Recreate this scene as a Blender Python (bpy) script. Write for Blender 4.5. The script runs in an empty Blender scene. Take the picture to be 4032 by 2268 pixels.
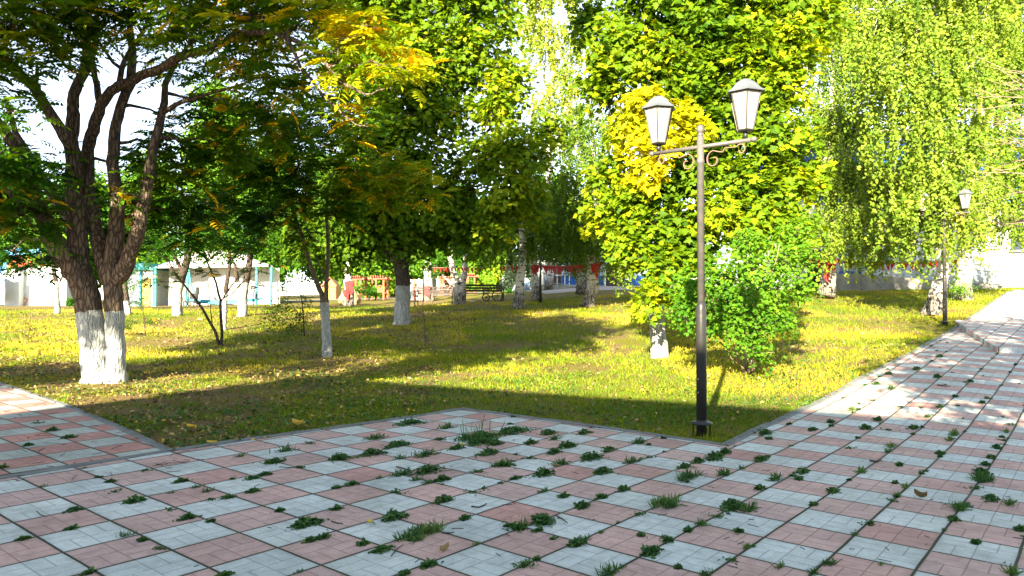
import bpy, math, random
import numpy as np
from mathutils import Vector
sc = bpy.context.scene
COL = sc.collection
R = math.radians
# ------------------------------------------------------------------ camera, sky, sun, exposure
F = 2854.2; CAMH = 1.4146; PITCH = R(1.0)
cam = bpy.data.objects.new('camera', bpy.data.cameras.new('camera'))
COL.objects.link(cam); sc.camera = cam
cam.location = (0, 0, CAMH); cam.rotation_euler = (R(90) + PITCH, 0, 0)
cam.data.sensor_width = 36; cam.data.lens = 36 * F / 4032
cam.data.clip_start = .05; cam.data.clip_end = 2000
SUN_EL = R(22.5); SUN_H = Vector((.32, .947, 0)).normalized()      # the way shadows fall
w = bpy.data.worlds.new('World'); sc.world = w; w.use_nodes = True
nt = w.node_tree; sky = nt.nodes.new('ShaderNodeTexSky'); sky.sky_type = 'NISHITA'
sky.sun_disc = False; sky.sun_elevation = SUN_EL; sky.sun_rotation = math.atan2(-SUN_H.x, -SUN_H.y)
sky.air_density = .8; sky.dust_density = .2; sky.ozone_density = 1.2
bg = nt.nodes['Background']; hs = nt.nodes.new('ShaderNodeHueSaturation'); hs.inputs['Saturation'].default_value = .62
nt.links.new(sky.outputs[0], hs.inputs['Color']); nt.links.new(hs.outputs[0], bg.inputs[0]); bg.inputs[1].default_value = .095
sl = bpy.data.lights.new('sun', 'SUN'); sl.energy = 5; sl.angle = R(.5); sl.color = (1, .87, .64)
sun = bpy.data.objects.new('sun', sl); COL.objects.link(sun); sun.location = (-10, -30, 30)
sun.rotation_euler = Vector((SUN_H.x * math.cos(SUN_EL), SUN_H.y * math.cos(SUN_EL), -math.sin(SUN_EL))).to_track_quat('-Z', 'Y').to_euler()
sc.view_settings.view_transform = 'Standard'; sc.view_settings.look = 'None'
sc.view_settings.exposure = 2.48; sc.view_settings.gamma = 1
sc.cycles.max_bounces = 7; sc.cycles.diffuse_bounces = 3; sc.cycles.glossy_bounces = 2
sc.cycles.transmission_bounces = 4; sc.cycles.transparent_max_bounces = 4
# ------------------------------------------------------------------ pixel helpers
CP, SP = math.cos(PITCH), math.sin(PITCH)
def at(px, py, Y):
    """world point seen at source pixel (px, py) at forward distance Y"""
    r = (px - 2016) / F; u = -(py - 1134) / F
    wy = CP - u * SP; wz = SP + u * CP
    return Vector((r * Y / wy, Y, CAMH + wz * Y / wy))
KY = [8, 10, 12.4, 15.5, 18, 20, 24, 28, 33, 38, 45, 60, 90, 140]
KU = [(p - 2016) / F for p in (400, 1600, 2300, 2600, 3100, 3700)]
KZ = np.array([
 [.06, .07, .09, .10, .15, .22, .45, .82, .95, 1.02, 1.11, 1.20, 1.35, 1.5],
 [.01, .01, .03, .07, .15, .30, .60, .90, 1.10, 1.22, 1.40, 1.77, 2.4, 3.0],
 [.00, .01, .05, .13, .30, .50, .86, 1.20, 1.55, 1.95, 2.28, 2.9, 3.8, 4.5],
 [.00, .03, .08, .18, .40, .58, .92, 1.27, 1.65, 2.0, 2.33, 2.8, 3.6, 4.5],
 [-.01, .04, .14, .36, .60, .80, 1.15, 1.50, 1.88, 2.03, 2.2, 2.5, 3.0, 4.0],
 [-.01, .10, .29, .49, .62, .88, 1.33, 1.72, 1.98, 2.03, 2.1, 2.3, 2.6, 3.0]])
def terr(x, y):
    x = np.asarray(x, float); y = np.asarray(y, float)
    u = np.clip(x / np.maximum(y, 1), KU[0], KU[-1])
    cols = np.array([np.interp(y, KY, KZ[k]) for k in range(6)])
    k = np.clip(np.searchsorted(KU, u) - 1, 0, 4)
    KUa = np.array(KU); t = (u - KUa[k]) / (KUa[k + 1] - KUa[k])
    sel = lambda kk: np.take_along_axis(cols.reshape(6, -1), kk.reshape(1, -1), 0).reshape(kk.shape)
    z = sel(k) * (1 - t) + sel(k + 1) * t
    s = np.clip((y - 6) / 3, 0, 1); s = s * s * (3 - 2 * s)
    return (-.01225 * np.clip(x, -12, 12)) * (1 - s) + z * s
def tz(x, y): return float(terr(np.array([x]), np.array([y]))[0])
def pg(px, py, off=0.0):
    """point of the ground seen at source pixel"""
    Y = np.arange(3, 130, .02); d = at(px, py, 1.0)
    X = d.x * Y; Z = CAMH + (d.z - CAMH) * Y
    g = terr(X, Y) + off
    i = int(np.argmax(Z < g))
    return Vector((X[i], Y[i], g[i]))
def gp(px, Y, dz=0.0):
    x = (px - 2016) / F * Y
    return Vector((x, Y, tz(x, Y) + dz))
S = .4; YAW = R(50.763); OX, OY = -7.8126, 11.9653
BV = np.array([math.cos(YAW), math.sin(YAW)]); AV = np.array([math.sin(YAW), -math.cos(YAW)])
def ij2xy(i, j):
    i = np.asarray(i, float); j = np.asarray(j, float)
    return S * ((i - OX) * BV[0] + (j - OY) * AV[0]), S * ((i - OX) * BV[1] + (j - OY) * AV[1])
def xy2ij(x, y): return (x * BV[0] + y * BV[1]) / S + OX, (x * AV[0] + y * AV[1]) / S + OY
# ------------------------------------------------------------------ object helpers
def tag(o, label=None, cat=None, group=None, kind=None):
    if label: o['label'] = label
    if cat: o['category'] = cat
    if group: o['group'] = group
    if kind: o['kind'] = kind
    return o
def thing(name, loc, label, cat, group=None, rz=0):
    o = bpy.data.objects.new(name, None); COL.objects.link(o); o.empty_display_size = .2
    o.location = loc; o.rotation_euler = (0, 0, rz)
    return tag(o, label, cat, group)
class MB:
    """collects geometry, then links it as one mesh object; vertex floats 'tint' optional"""
    def __init__(s): s.v = []; s.f = []; s.t = []; s.n = 0; s.mi = []
    def add(s, verts, faces, tint=0.0, mi=0):
        verts = [tuple(p) for p in verts]
        s.v += verts; s.f += [tuple(i + s.n for i in f) for f in faces]
        s.t += ([tint] * len(verts) if not hasattr(tint, '__len__') else list(tint)); s.mi += [mi] * len(faces)
        s.n += len(verts); return s
    def box(s, c, d, rz=0, tint=0.0, mi=0, tilt=None):
        c = Vector(c); q = []
        for z in (-.5, .5):
            for x, y in ((-.5, -.5), (.5, -.5), (.5, .5), (-.5, .5)):
                p = Vector((x * d[0], y * d[1], z * d[2]))
                if tilt: p.rotate(tilt)
                p.rotate(__import__('mathutils').Euler((0, 0, rz))); q.append(c + p)
        return s.add(q, [(3, 2, 1, 0), (4, 5, 6, 7), (0, 1, 5, 4), (1, 2, 6, 5), (2, 3, 7, 6), (3, 0, 4, 7)], tint, mi)
    def tube(s, pts, rad, n=8, tint=0.0, cap=True, mi=0, wob=0.0, rng=None):
        pts = [Vector(p) for p in pts]; m = len(pts)
        if not hasattr(rad, '__len__'): rad = [rad] * m
        d0 = (pts[1] - pts[0]).normalized(); a = d0.orthogonal().normalized(); V = []; T = []
        tt = tint if hasattr(tint, '__len__') else [tint] * m
        for k, p in enumerate(pts):
            d = (pts[min(k + 1, m - 1)] - pts[max(k - 1, 0)]).normalized()
            a = (a - d * a.dot(d)).normalized(); b = d.cross(a)
            for q in range(n):
                an = 2 * math.pi * q / n; r = rad[k]
                if wob: r *= 1 + wob * (rng.random() * 2 - 1)
                V.append(p + (a * math.cos(an) + b * math.sin(an)) * r); T.append(tt[k])
        Fc = []
        for k in range(m - 1):
            for q in range(n):
                Fc.append((k * n + q, k * n + (q + 1) % n, (k + 1) * n + (q + 1) % n, (k + 1) * n + q))
        if cap: Fc += [tuple(range(n))[::-1], tuple(range((m - 1) * n, m * n))]
        return s.add(V, Fc, T, mi)
    def lathe(s, prof, c=(0, 0, 0), n=16, mi=0, phase=0, tint=0.0):
        V = []; Fc = []
        for (r, z) in prof:
            for q in range(n):
                an = 2 * math.pi * q / n + phase
                V.append((c[0] + r * math.cos(an), c[1] + r * math.sin(an), c[2] + z))
        for k in range(len(prof) - 1):
            for q in range(n): Fc.append((k * n + q, k * n + (q + 1) % n, (k + 1) * n + (q + 1) % n, (k + 1) * n + q))
        Fc += [tuple(range(n))[::-1], tuple(range((len(prof) - 1) * n, len(prof) * n))]
        return s.add(V, Fc, tint, mi)
    def build(s, name, mats, parent=None, smooth=False, loc=None):
        me = bpy.data.meshes.new(name); me.from_pydata(s.v, [], s.f)
        if not isinstance(mats, (list, tuple)): mats = [mats]
        for m in mats: me.materials.append(m)
        if len(mats) > 1: me.polygons.foreach_set('material_index', s.mi)
        at_ = me.attributes.new('tint', 'FLOAT', 'POINT'); at_.data.foreach_set('value', np.array(s.t, 'f'))
        if smooth: me.polygons.foreach_set('use_smooth', [True] * len(s.f))
        me.update()
        return link(name, me, parent, loc)
def link(name, me, parent=None, loc=None):
    """verts are in world space unless loc is given; a parented mesh is moved into its parent's frame"""
    o = bpy.data.objects.new(name, me); COL.objects.link(o)
    if parent is not None:
        o.parent = parent
        if loc is None:
            M = parent_world(parent).inverted(); me.transform(M)
        else: o.location = loc
    elif loc is not None: o.location = loc
    return o
def parent_world(p):
    m = p.matrix_basis.copy() if p.parent is None else parent_world(p.parent) @ p.matrix_basis
    return m
def origin_to(o, p):
    """put a top-level mesh object's origin at world point p"""
    from mathutils import Matrix
    o.data.transform(Matrix.Translation(-Vector(p))); o.location = p
    return o
def npmesh(name, V, Fc, k, mat, parent=None, tint=None, smooth=False):
    """V (n,3), Fc (m,k) equal sized faces"""
    me = bpy.data.meshes.new(name); m = len(Fc)
    me.vertices.add(len(V)); me.vertices.foreach_set('co', np.asarray(V, 'f').ravel())
    me.loops.add(m * k); me.loops.foreach_set('vertex_index', np.asarray(Fc, 'i').ravel())
    me.polygons.add(m); me.polygons.foreach_set('loop_start', np.arange(0, m * k, k, dtype='i'))
    if smooth: me.polygons.foreach_set('use_smooth', np.ones(m, bool))
    me.materials.append(mat)
    if tint is not None:
        a = me.attributes.new('tint', 'FLOAT', 'POINT'); a.data.foreach_set('value', np.asarray(tint, 'f'))
    me.update(calc_edges=True)
    return link(name, me, parent)
# ------------------------------------------------------------------ materials
class NT:
    def __init__(s, name):
        s.m = bpy.data.materials.new(name); s.m.use_nodes = True; s.t = s.m.node_tree
        s.b = s.t.nodes['Principled BSDF']; s.out = s.t.nodes['Material Output']
    def n(s, typ, **kw):
        nd = s.t.nodes.new('ShaderNode' + typ)
        ins = kw.pop('i', {})
        for k, v in kw.items(): setattr(nd, k, v)
        for k, v in ins.items():
            if isinstance(v, bpy.types.NodeSocket): s.t.links.new(v, nd.inputs[k])
            else: nd.inputs[k].default_value = v
        return nd
    def l(s, a, b): s.t.links.new(a, b)
    def math(s, op, a, b=0.0, c=0.0):
        return s.n('Math', operation=op, i={0: a, 1: b, 2: c}).outputs[0]
    def mix(s, f, a, b, bt='MIX'):
        nd = s.n('Mix', data_type='RGBA', blend_type=bt)
        for idx, v in ((0, f), (6, a), (7, b)):
            if isinstance(v, bpy.types.NodeSocket): s.t.links.new(v, nd.inputs[idx])
            elif idx and len(v) == 3: nd.inputs[idx].default_value = (*v, 1)
            else: nd.inputs[idx].default_value = v
        return nd.outputs[2]
    def ramp(s, f, st, interp='LINEAR'):
        nd = s.n('ValToRGB', i={0: f}); cr = nd.color_ramp; cr.interpolation = interp
        while len(cr.elements) < len(st): cr.elements.new(.5)
        for e, (p, c) in zip(cr.elements, st):
            e.position = p; e.color = (*c, 1) if len(c) == 3 else c
        return nd.outputs[0]
    def noise(s, vec, scale, detail=4, rough=.55, out=0):
        return s.n('TexNoise', i={'Vector': vec, 'Scale': scale, 'Detail': detail, 'Roughness': rough}).outputs[out]
    def bump(s, h, strength=.5, dist=.01, normal=None):
        nd = s.n('Bump', i={'Height': h, 'Strength': strength, 'Distance': dist})
        if normal: s.l(normal, nd.inputs['Normal'])
        return nd.outputs[0]
    def fin(s, color=None, rough=None, normal=None, metal=None, spec=None):
        for k, v in (('Base Color', color), ('Roughness', rough), ('Normal', normal), ('Metallic', metal), ('Specular IOR Level', spec)):
            if v is None: continue
            if isinstance(v, bpy.types.NodeSocket): s.l(v, s.b.inputs[k])
            else: s.b.inputs[k].default_value = (*v, 1) if hasattr(v, '__len__') and len(v) == 3 else v
        return s.m
def worn(name, c, rough=.6, metal=0, var=.25, scale=6, c2=None, bump=.15, spec=.4):
    g = NT(name); P = g.n('NewGeometry').outputs['Position']
    n1 = g.noise(P, scale, 6, .65); n2 = g.noise(P, scale * 9, 3)
    dark = tuple(x * (1 - var) for x in c) if c2 is None else c2
    f = g.ramp(n1, [(.35, (0, 0, 0)), (.68, (1, 1, 1))])
    col = g.mix(f, dark, c); col = g.mix(g.math('MULTIPLY', n2, .25), col, tuple(x * .6 for x in c))
    return g.fin(col, rough, g.bump(n2, bump, .004), metal, spec)
def leafmat(name, ramp, trans=.38, rough=.55, spec=.12):
    g = NT(name); a = g.n('Attribute', attribute_name='tint').outputs['Fac']
    c = g.ramp(a, ramp)
    g.fin(c, rough, spec=spec)
    tc = g.n('HueSaturation', i={'Hue': .485, 'Saturation': 1.1, 'Value': 1.5, 'Color': c}).outputs[0]
    tr = g.n('BsdfTranslucent', i={0: tc}); mx = g.n('MixShader', i={0: trans, 1: g.b.outputs[0], 2: tr.outputs[0]})
    g.l(mx.outputs[0], g.out.inputs[0]); return g.m
RAMP = [(0, (.008, .030, .003)), (.35, (.040, .105, .005)), (.6, (.14, .235, .006)), (.8, (.38, .40, .008)), (1, (.72, .64, .012))]
M_MAPLE = leafmat('maple leaf', RAMP)
M_WALNUT = leafmat('walnut leaf', [(0, (.006, .032, .004)), (.4, (.028, .105, .006)), (.62, (.12, .225, .007)), (.8, (.40, .38, .008)), (1, (.82, .48, .01))], .40)
M_BIRCH = leafmat('birch leaf', [(0, (.03, .07, .01)), (.4, (.09, .17, .015)), (.7, (.22, .30, .03)), (1, (.5, .45, .06))], .3)
M_SHRUB = leafmat('shrub leaf', [(0, (.015, .06, .006)), (.4, (.05, .16, .01)), (.7, (.14, .28, .015)), (1, (.40, .42, .02))], .38)
M_SPRUCE = leafmat('spruce needle', [(0, (.03, .06, .04)), (1, (.12, .17, .10))], .1)
M_GRASS = leafmat('grass blade', [(0, (.035, .085, .006)), (.4, (.13, .22, .010)), (.65, (.38, .36, .018)), (1, (.70, .50, .09))], .35, .6, .2)
M_LITTER = leafmat('dry leaf', [(0, (.06, .035, .015)), (.5, (.22, .15, .06)), (.8, (.42, .32, .15)), (1, (.75, .52, .05))], .15, .7, .2)
M_WEED = leafmat('weed leaf', [(0, (.02, .07, .02)), (.5, (.05, .14, .03)), (1, (.16, .24, .05))], .25, .55, .3)
def bark(name, base, dark, wash=(.62, .64, .60), band=0.0, vs=1.0, spots=False):
    g = NT(name); P = g.n('NewGeometry').outputs['Position']
    mp = g.n('Mapping', i={'Vector': P, 'Scale': (1, 1, .28)}).outputs[0]
    vo = g.n('TexVoronoi', feature='DISTANCE_TO_EDGE', i={'Vector': g.n('VectorMath', operation='ADD', i={0: mp, 1: g.n('VectorMath', operation='SCALE', i={0: g.noise(mp, 9, 3, .5, 1), 'Scale': .12}).outputs[0]}).outputs[0], 'Scale': 17 * vs}).outputs[0]
    n1 = g.noise(mp, 22 * vs, 5, .7); n0 = g.noise(P, 3, 3)
    crack = g.ramp(vo, [(.0, (0, 0, 0)), (.22, (1, 1, 1))])
    h = g.math('ADD', g.math('MULTIPLY', crack, .7), g.math('MULTIPLY', n1, .6))
    col = g.mix(g.math('MULTIPLY', crack, g.math('ADD', .35, n1)), dark, base)
    col = g.mix(g.math('MULTIPLY', n0, .35), col, tuple(x * .55 for x in base))
    if spots:   # birch: pale bark with dark horizontal marks, rough dark foot
        m2 = g.n('Mapping', i={'Vector': P, 'Scale': (1, 1, 3.2)}).outputs[0]
        sp = g.ramp(g.noise(m2, 3.6, 4, .65), [(.53, (0, 0, 0)), (.60, (1, 1, 1))])
        col = g.mix(sp, (.62, .58, .50), (.05, .045, .04))
        foot = g.n('Attribute', attribute_name='tint').outputs['Fac']
        fm = g.ramp(g.math('ADD', foot, g.math('MULTIPLY', g.noise(mp, 7, 4, .7), .9)), [(.72, (1, 1, 1)), (1.0, (0, 0, 0))])
        rough_c = g.mix(g.ramp(n1, [(.42, (0, 0, 0)), (.6, (1, 1, 1))]), (.035, .03, .026), (.42, .38, .31))
        col = g.mix(fm, col, rough_c); h = g.math('MULTIPLY', h, g.math('ADD', .25, g.math('MULTIPLY', fm, .75)))
    else:
        a = g.n('Attribute', attribute_name='tint').outputs['Fac']
        e = g.math('ADD', a, g.math('MULTIPLY', g.math('SUBTRACT', g.noise(mp, 12, 4), .5), .12))
        wm = g.ramp(e, [(.99, (1, 1, 1)), (1.0, (0, 0, 0))])
        wear = g.ramp(g.noise(mp, 9, 6, .75), [(.38, (.25, .25, .25)), (.56, (1, 1, 1))])
        wc = g.mix(g.math('MULTIPLY', wear, g.math('ADD', .55, g.math('MULTIPLY', crack, .45))), tuple(x * .38 for x in wash), wash)
        wm2 = g.math('MULTIPLY', wm, g.ramp(g.noise(mp, 26, 4, .7), [(.25, (.15, .15, .15)), (.40, (1, 1, 1))]))
        col = g.mix(wm2, col, wc)
    return g.fin(col, .9, g.bump(h, 1.0, .03), spec=.15)
M_BARK = bark('furrowed bark', (.26, .19, .13), (.045, .032, .024))
M_BARKT = bark('thin bark', (.30, .24, .15), (.10, .075, .05), vs=2.2)
M_BARKD = bark('dark bark', (.12, .09, .07), (.03, .022, .018), (.50, .50, .46))
M_BIRCHB = bark('birch bark', (.5, .45, .38), (.06, .05, .04), spots=True)
M_TWIG = worn('dry twig', (.34, .26, .16), .9, c2=(.14, .10, .07))
# ------------------------------------------------------------------ ground
def pavemat():
    g = NT('two colour paving slabs')
    uv = g.n('UVMap').outputs[0]; P = g.n('NewGeometry').outputs['Position']
    wob = g.n('VectorMath', operation='SCALE', i={0: g.n('VectorMath', operation='SUBTRACT', i={0: g.noise(uv, .9, 2, .5, 1), 1: (.5, .5, .5)}).outputs[0], 'Scale': .03}).outputs[0]
    sx = g.n('SeparateXYZ', i={0: g.n('VectorMath', operation='ADD', i={0: uv, 1: wob}).outputs[0]})
    i, j = sx.outputs[0], sx.outputs[1]
    def dl(v, mul, off):   # distance (m) to nearest line of v*mul+off integer
        fr = g.math('FRACT', g.math('ADD', g.math('MULTIPLY', v, mul), off + .5))
        return g.math('MULTIPLY', g.math('ABSOLUTE', g.math('SUBTRACT', fr, .5)), .4 / mul)
    major = g.math('MINIMUM', dl(i, 1, 0), dl(j, 1, 0))
    mid = g.math('MINIMUM', dl(i, 1, .5), dl(j, 1, .5))
    par = g.math('MODULO', g.math('ADD', g.math('FLOOR', g.math('MULTIPLY', i, 2)), g.math('FLOOR', g.math('MULTIPLY', j, 2))), 2)
    par = g.math('ABSOLUTE', par)
    sub = g.math('ADD', g.math('MULTIPLY', par, dl(i, 2, .5)), g.math('MULTIPLY', g.math('SUBTRACT', 1, par), dl(j, 2, .5)))
    minor = g.math('MINIMUM', mid, sub)
    nj = g.noise(P, 2.2, 3)
    jw = g.math('ADD', .0022, g.math('MULTIPLY', nj, .007))
    mj = g.n('MapRange', clamp=True, i={0: major, 1: jw, 2: g.math('ADD', jw, .004), 3: 1, 4: 0}).outputs[0]
    mn = g.n('MapRange', clamp=True, i={0: minor, 1: .0012, 2: .0050, 3: 1, 4: 0}).outputs[0]
    fi, fj = g.math('FLOOR', i), g.math('FLOOR', j)
    chk = g.math('ABSOLUTE', g.math('MODULO', g.math('ADD', fi, fj), 2))
    cell = g.n('CombineXYZ', i={0: fi, 1: fj, 2: 0}).outputs[0]
    wn = g.n('TexWhiteNoise', noise_dimensions='3D', i={'Vector': cell})
    q = g.n('CombineXYZ', i={0: g.math('FLOOR', g.math('MULTIPLY', i, 2)), 1: g.math('FLOOR', g.math('MULTIPLY', j, 2)), 2: 7}).outputs[0]
    wn2 = g.n('TexWhiteNoise', noise_dimensions='3D', i={'Vector': q}).outputs[0]
    red = g.n('Attribute', attribute_name='red').outputs['Fac']
    pinkA = g.mix(red, (.72, .46, .40), (.64, .31, .25)); pinkB = g.mix(red, (.68, .47, .42), (.58, .31, .27))
    pink = g.mix(wn.outputs[0], pinkA, pinkB)
    pink = g.mix(g.math('MULTIPLY', g.math('POWER', g.n('SeparateColor', i={0: wn.outputs[1]}).outputs[1], 9), .6), pink, (.58, .26, .22))
    white = g.mix(g.n('SeparateColor', i={0: wn.outputs[1]}).outputs[0], (.74, .77, .72), (.69, .74, .71))
    white = g.mix(red, white, (.55, .58, .52))
    col = g.mix(chk, white, pink)
    st = g.ramp(g.noise(P, 1.3, 6, .65), [(.35, (.74, .74, .73)), (.62, (1, 1, 1))])
    col = g.mix(1.0, col, st, 'MULTIPLY')
    st2 = g.ramp(g.noise(P, 13, 5, .7), [(.34, (.80, .79, .77)), (.58, (1, 1, 1))])
    col = g.mix(1.0, col, st2, 'MULTIPLY')
    st3 = g.ramp(g.noise(P, 140, 3, .7), [(.3, (.84, .84, .84)), (.6, (1.04, 1.04, 1.04))])
    col = g.mix(1.0, col, st3, 'MULTIPLY')
    sq = g.math('ADD', .93, g.math('MULTIPLY', wn2, .10))
    col = g.mix(1.0, col, g.n('CombineXYZ', i={0: sq, 1: sq, 2: sq}).outputs[0], 'MULTIPLY')
    edge = g.n('MapRange', clamp=True, i={0: major, 1: .004, 2: .035, 3: .35, 4: 0}).outputs[0]
    col = g.mix(g.math('MULTIPLY', edge, g.noise(P, 9, 4, .7)), col, (.10, .09, .075))
    col = g.mix(g.math('MULTIPLY', mn, .5), col, g.mix(chk, (.16, .165, .16), (.17, .09, .08)))
    jc = g.mix(g.noise(P, 20, 3), (.035, .033, .025), (.05, .06, .025))
    col = g.mix(mj, col, jc)
    h = g.math('SUBTRACT', g.math('MULTIPLY', g.noise(P, 60, 4, .7), .12), g.math('ADD', g.math('MULTIPLY', mj, 1.0), g.math('MULTIPLY', mn, .6)))
    tl = g.math('MULTIPLY', wn2, .35)
    return g.fin(col, g.math('ADD', .62, g.math('MULTIPLY', nj, .25)), g.bump(g.math('ADD', h, tl), .8, .006), spec=.3)
M_PAVE = pavemat()
def soilmat():
    g = NT('worn lawn soil and turf'); P = g.n('NewGeometry').outputs['Position']
    big = g.noise(P, .35, 4, .6); mid = g.noise(P, 2.3, 5, .65); fine = g.noise(P, 38, 4, .75)
    v2 = g.n('TexVoronoi', i={'Vector': P, 'Scale': 26, 'Randomness': 1})
    grass = g.mix(fine, (.06, .085, .008), (.26, .24, .025))
    soil = g.mix(fine, (.09, .06, .030), (.34, .23, .10))
    f = g.math('ADD', g.math('MULTIPLY', big, .55), g.math('MULTIPLY', mid, .5))
    col = g.mix(g.ramp(f, [(.46, (0, 0, 0)), (.60, (1, 1, 1))]), grass, soil)
    lit = g.ramp(g.n('SeparateColor', i={0: v2.outputs[1]}).outputs[0], [(.66, (0, 0, 0)), (.70, (1, 1, 1))])
    lc = g.mix(g.n('SeparateColor', i={0: v2.outputs[1]}).outputs[1], (.10, .06, .03), (.34, .27, .13))
    near = g.ramp(v2.outputs[0], [(.25, (1, 1, 1)), (.36, (0, 0, 0))])
    col = g.mix(g.math('MULTIPLY', lit, near), col, lc)
    return g.fin(col, .95, g.bump(g.math('ADD', fine, g.math('MULTIPLY', v2.outputs[0], .5)), 1, .03), spec=.1)
M_SOIL = soilmat()
M_KERB = worn('grey concrete kerb', (.22, .23, .22), .85, scale=5, var=.4, bump=.4)
M_ASPH = worn('pale asphalt', (.30, .29, .27), .9, scale=2)
M_PATHF = worn('pale slab path', (.42, .36, .31), .85, scale=3)
def gridmesh(name, XX, YY, ZZ, mat, uv=None, red=None, parent=None):
    ny, nx = XX.shape
    V = np.stack([XX, YY, ZZ], -1).reshape(-1, 3)
    a = (np.arange(ny - 1)[:, None] * nx + np.arange(nx - 1)[None]).ravel()
    Fc = np.stack([a, a + 1, a + nx + 1, a + nx], 1)
    o = npmesh(name, V, Fc, 4, mat, parent, smooth=True)
    if uv is not None:
        l = o.data.uv_layers.new(name='UVMap'); l.data.foreach_set('uv', np.asarray(uv, 'f').reshape(-1, 2)[Fc.ravel()].ravel())
    if red is not None:
        at_ = o.data.attributes.new('red', 'FLOAT', 'POINT'); at_.data.foreach_set('value', np.full(len(V), red, 'f'))
    return o
ys = np.concatenate([np.arange(-40, 2, 2), np.arange(2, 16, .25), np.arange(16, 50, .5), np.arange(50, 140, 3), [145, 200, 400, 900]])
xs = np.concatenate([[-900, -300, -150], np.arange(-100, -20, 4), np.arange(-20, 20, .4), np.arange(20, 101, 4), [150, 300, 900]])
XX, YY = np.meshgrid(xs, ys)
rs = np.random.RandomState(3)
ZZ = terr(XX, YY) + np.where((YY > 9) & (YY < 60), rs.uniform(-.006, .006, XX.shape), 0)
tag(gridmesh('lawn_ground', XX, YY, ZZ, M_SOIL), kind='structure')
# paving borders (tile coordinates)
kp = [(2868, 1766), (2998, 1700), (3232, 1593), (3400, 1495), (3600, 1393), (3760, 1300), (3860, 1232), (3980, 1150)]
kij = [xy2ij(*(pg(*p).xy)) for p in kp]
tip = xy2ij(*pg(1824, 1620).xy); lc = xy2ij(*pg(665, 1790).xy); l0 = xy2ij(*pg(0, 1900).xy)
c1 = kij[0]
lup = [xy2ij(*pg(*p).xy) for p in ((665, 1790), (480, 1700), (240, 1600), (0, 1518))]
def jb(i): return np.interp(i, [l0[0] - 8, l0[0], lc[0], tip[0]], [l0[1], l0[1], lc[1], tip[1]])
def strip(name, lo, hi, n, a, b, m, swap=False, red=0.0, off=.02):
    p = np.linspace(lo, hi, n); A0 = a(p); B0 = b(p)
    t = np.linspace(0, 1, m)[:, None]
    q = A0 + (B0 - A0) * t; pp = np.broadcast_to(p, q.shape)
    I, J = (pp, q) if not swap else (q, pp)
    X, Y = ij2xy(I, J); Z = terr(X, Y) + off
    return tag(gridmesh(name, X, Y, Z, M_PAVE, np.stack([I, J], -1), red), kind='structure')
cst = lambda v: (lambda p: np.full_like(p, v))
iT = tip[0]
# plaza: up to a straight line between tip and lamp corner
def ia(j): return np.interp(j, [tip[1], c1[1]], [tip[0], c1[0]])
strip('paved_square', -26, tip[0], 150, jb, cst(tip[1]), 10)
strip('paved_square', tip[1], c1[1], 40, cst(-26.), ia, 160, swap=True)
strip('paved_square', c1[1], 34, 80, cst(-26.), cst(c1[0]), 120, swap=True)
ki = np.array([k[0] for k in kij]); kj = np.array([k[1] for k in kij])
strip('paved_path', ki[0], ki[-1] + 6, 260, lambda p: np.interp(p, ki, kj), cst(34.), 90)
li = np.array([k[0] for k in lup]); lj = np.array([k[1] for k in lup])
def jl(i): return np.interp(i, [l0[0] - 8, l0[0], lc[0]], [l0[1], l0[1], lc[1]]) - .28
strip('side_path', -70, lj[0] - .28, 120, cst(-22.), lambda j: np.interp(j, lj[::-1], li[::-1]), 60, swap=True, red=1.0)
def kerb(name, pts, wd=.08, h=.034, depth=.1):
    """pts: world xy polyline; a run of concrete edging"""
    P = []
    for a, b in zip(pts[:-1], pts[1:]):
        n = max(1, int((Vector(b) - Vector(a)).length / .25))
        P += [Vector(a).lerp(Vector(b), k / n) for k in range(n)]
    P.append(Vector(pts[-1])); V = []; Fc = []
    rg = random.Random(5)
    for k, p in enumerate(P):
        d = (P[min(k + 1, len(P) - 1)] - P[max(k - 1, 0)]).normalized(); nn = Vector((-d.y, d.x))
        jt = rg.uniform(-.006, .006)
        for s_, zz in ((-.5, -depth), (-.5, h - .01), (-.38, h), (.38, h), (.5, h - .01), (.5, -depth)):
            q = p + nn * (s_ * wd + jt); V.append((q.x, q.y, tz(p.x, p.y) + zz + jt * .5))
    for k in range(len(P) - 1):
        for q in range(5): Fc.append((k * 6 + q, (k + 1) * 6 + q, (k + 1) * 6 + q + 1, k * 6 + q + 1))
    o = MB().add(V, Fc).build(name, M_KERB); return tag(o, kind='structure')
XY = lambda ij: ij2xy(ij[0], ij[1])
kerb('kerb', [XY((l0[0] - 8, l0[1] - .12)), XY((l0[0], l0[1] - .12)), XY((lc[0], lc[1] - .12)), XY((tip[0] + .1, tip[1] - .1)), XY((c1[0] + .1, c1[1] - .05))])
kerb('kerb', [XY((a, b - .1)) for a, b in kij] + [XY((ki[-1] + 6, kj[-1]))], .10)
kerb('kerb', [XY((a + .05, b)) for a, b in lup] + [XY((li[-1] + 3, lj[-1] - 30))])
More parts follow.
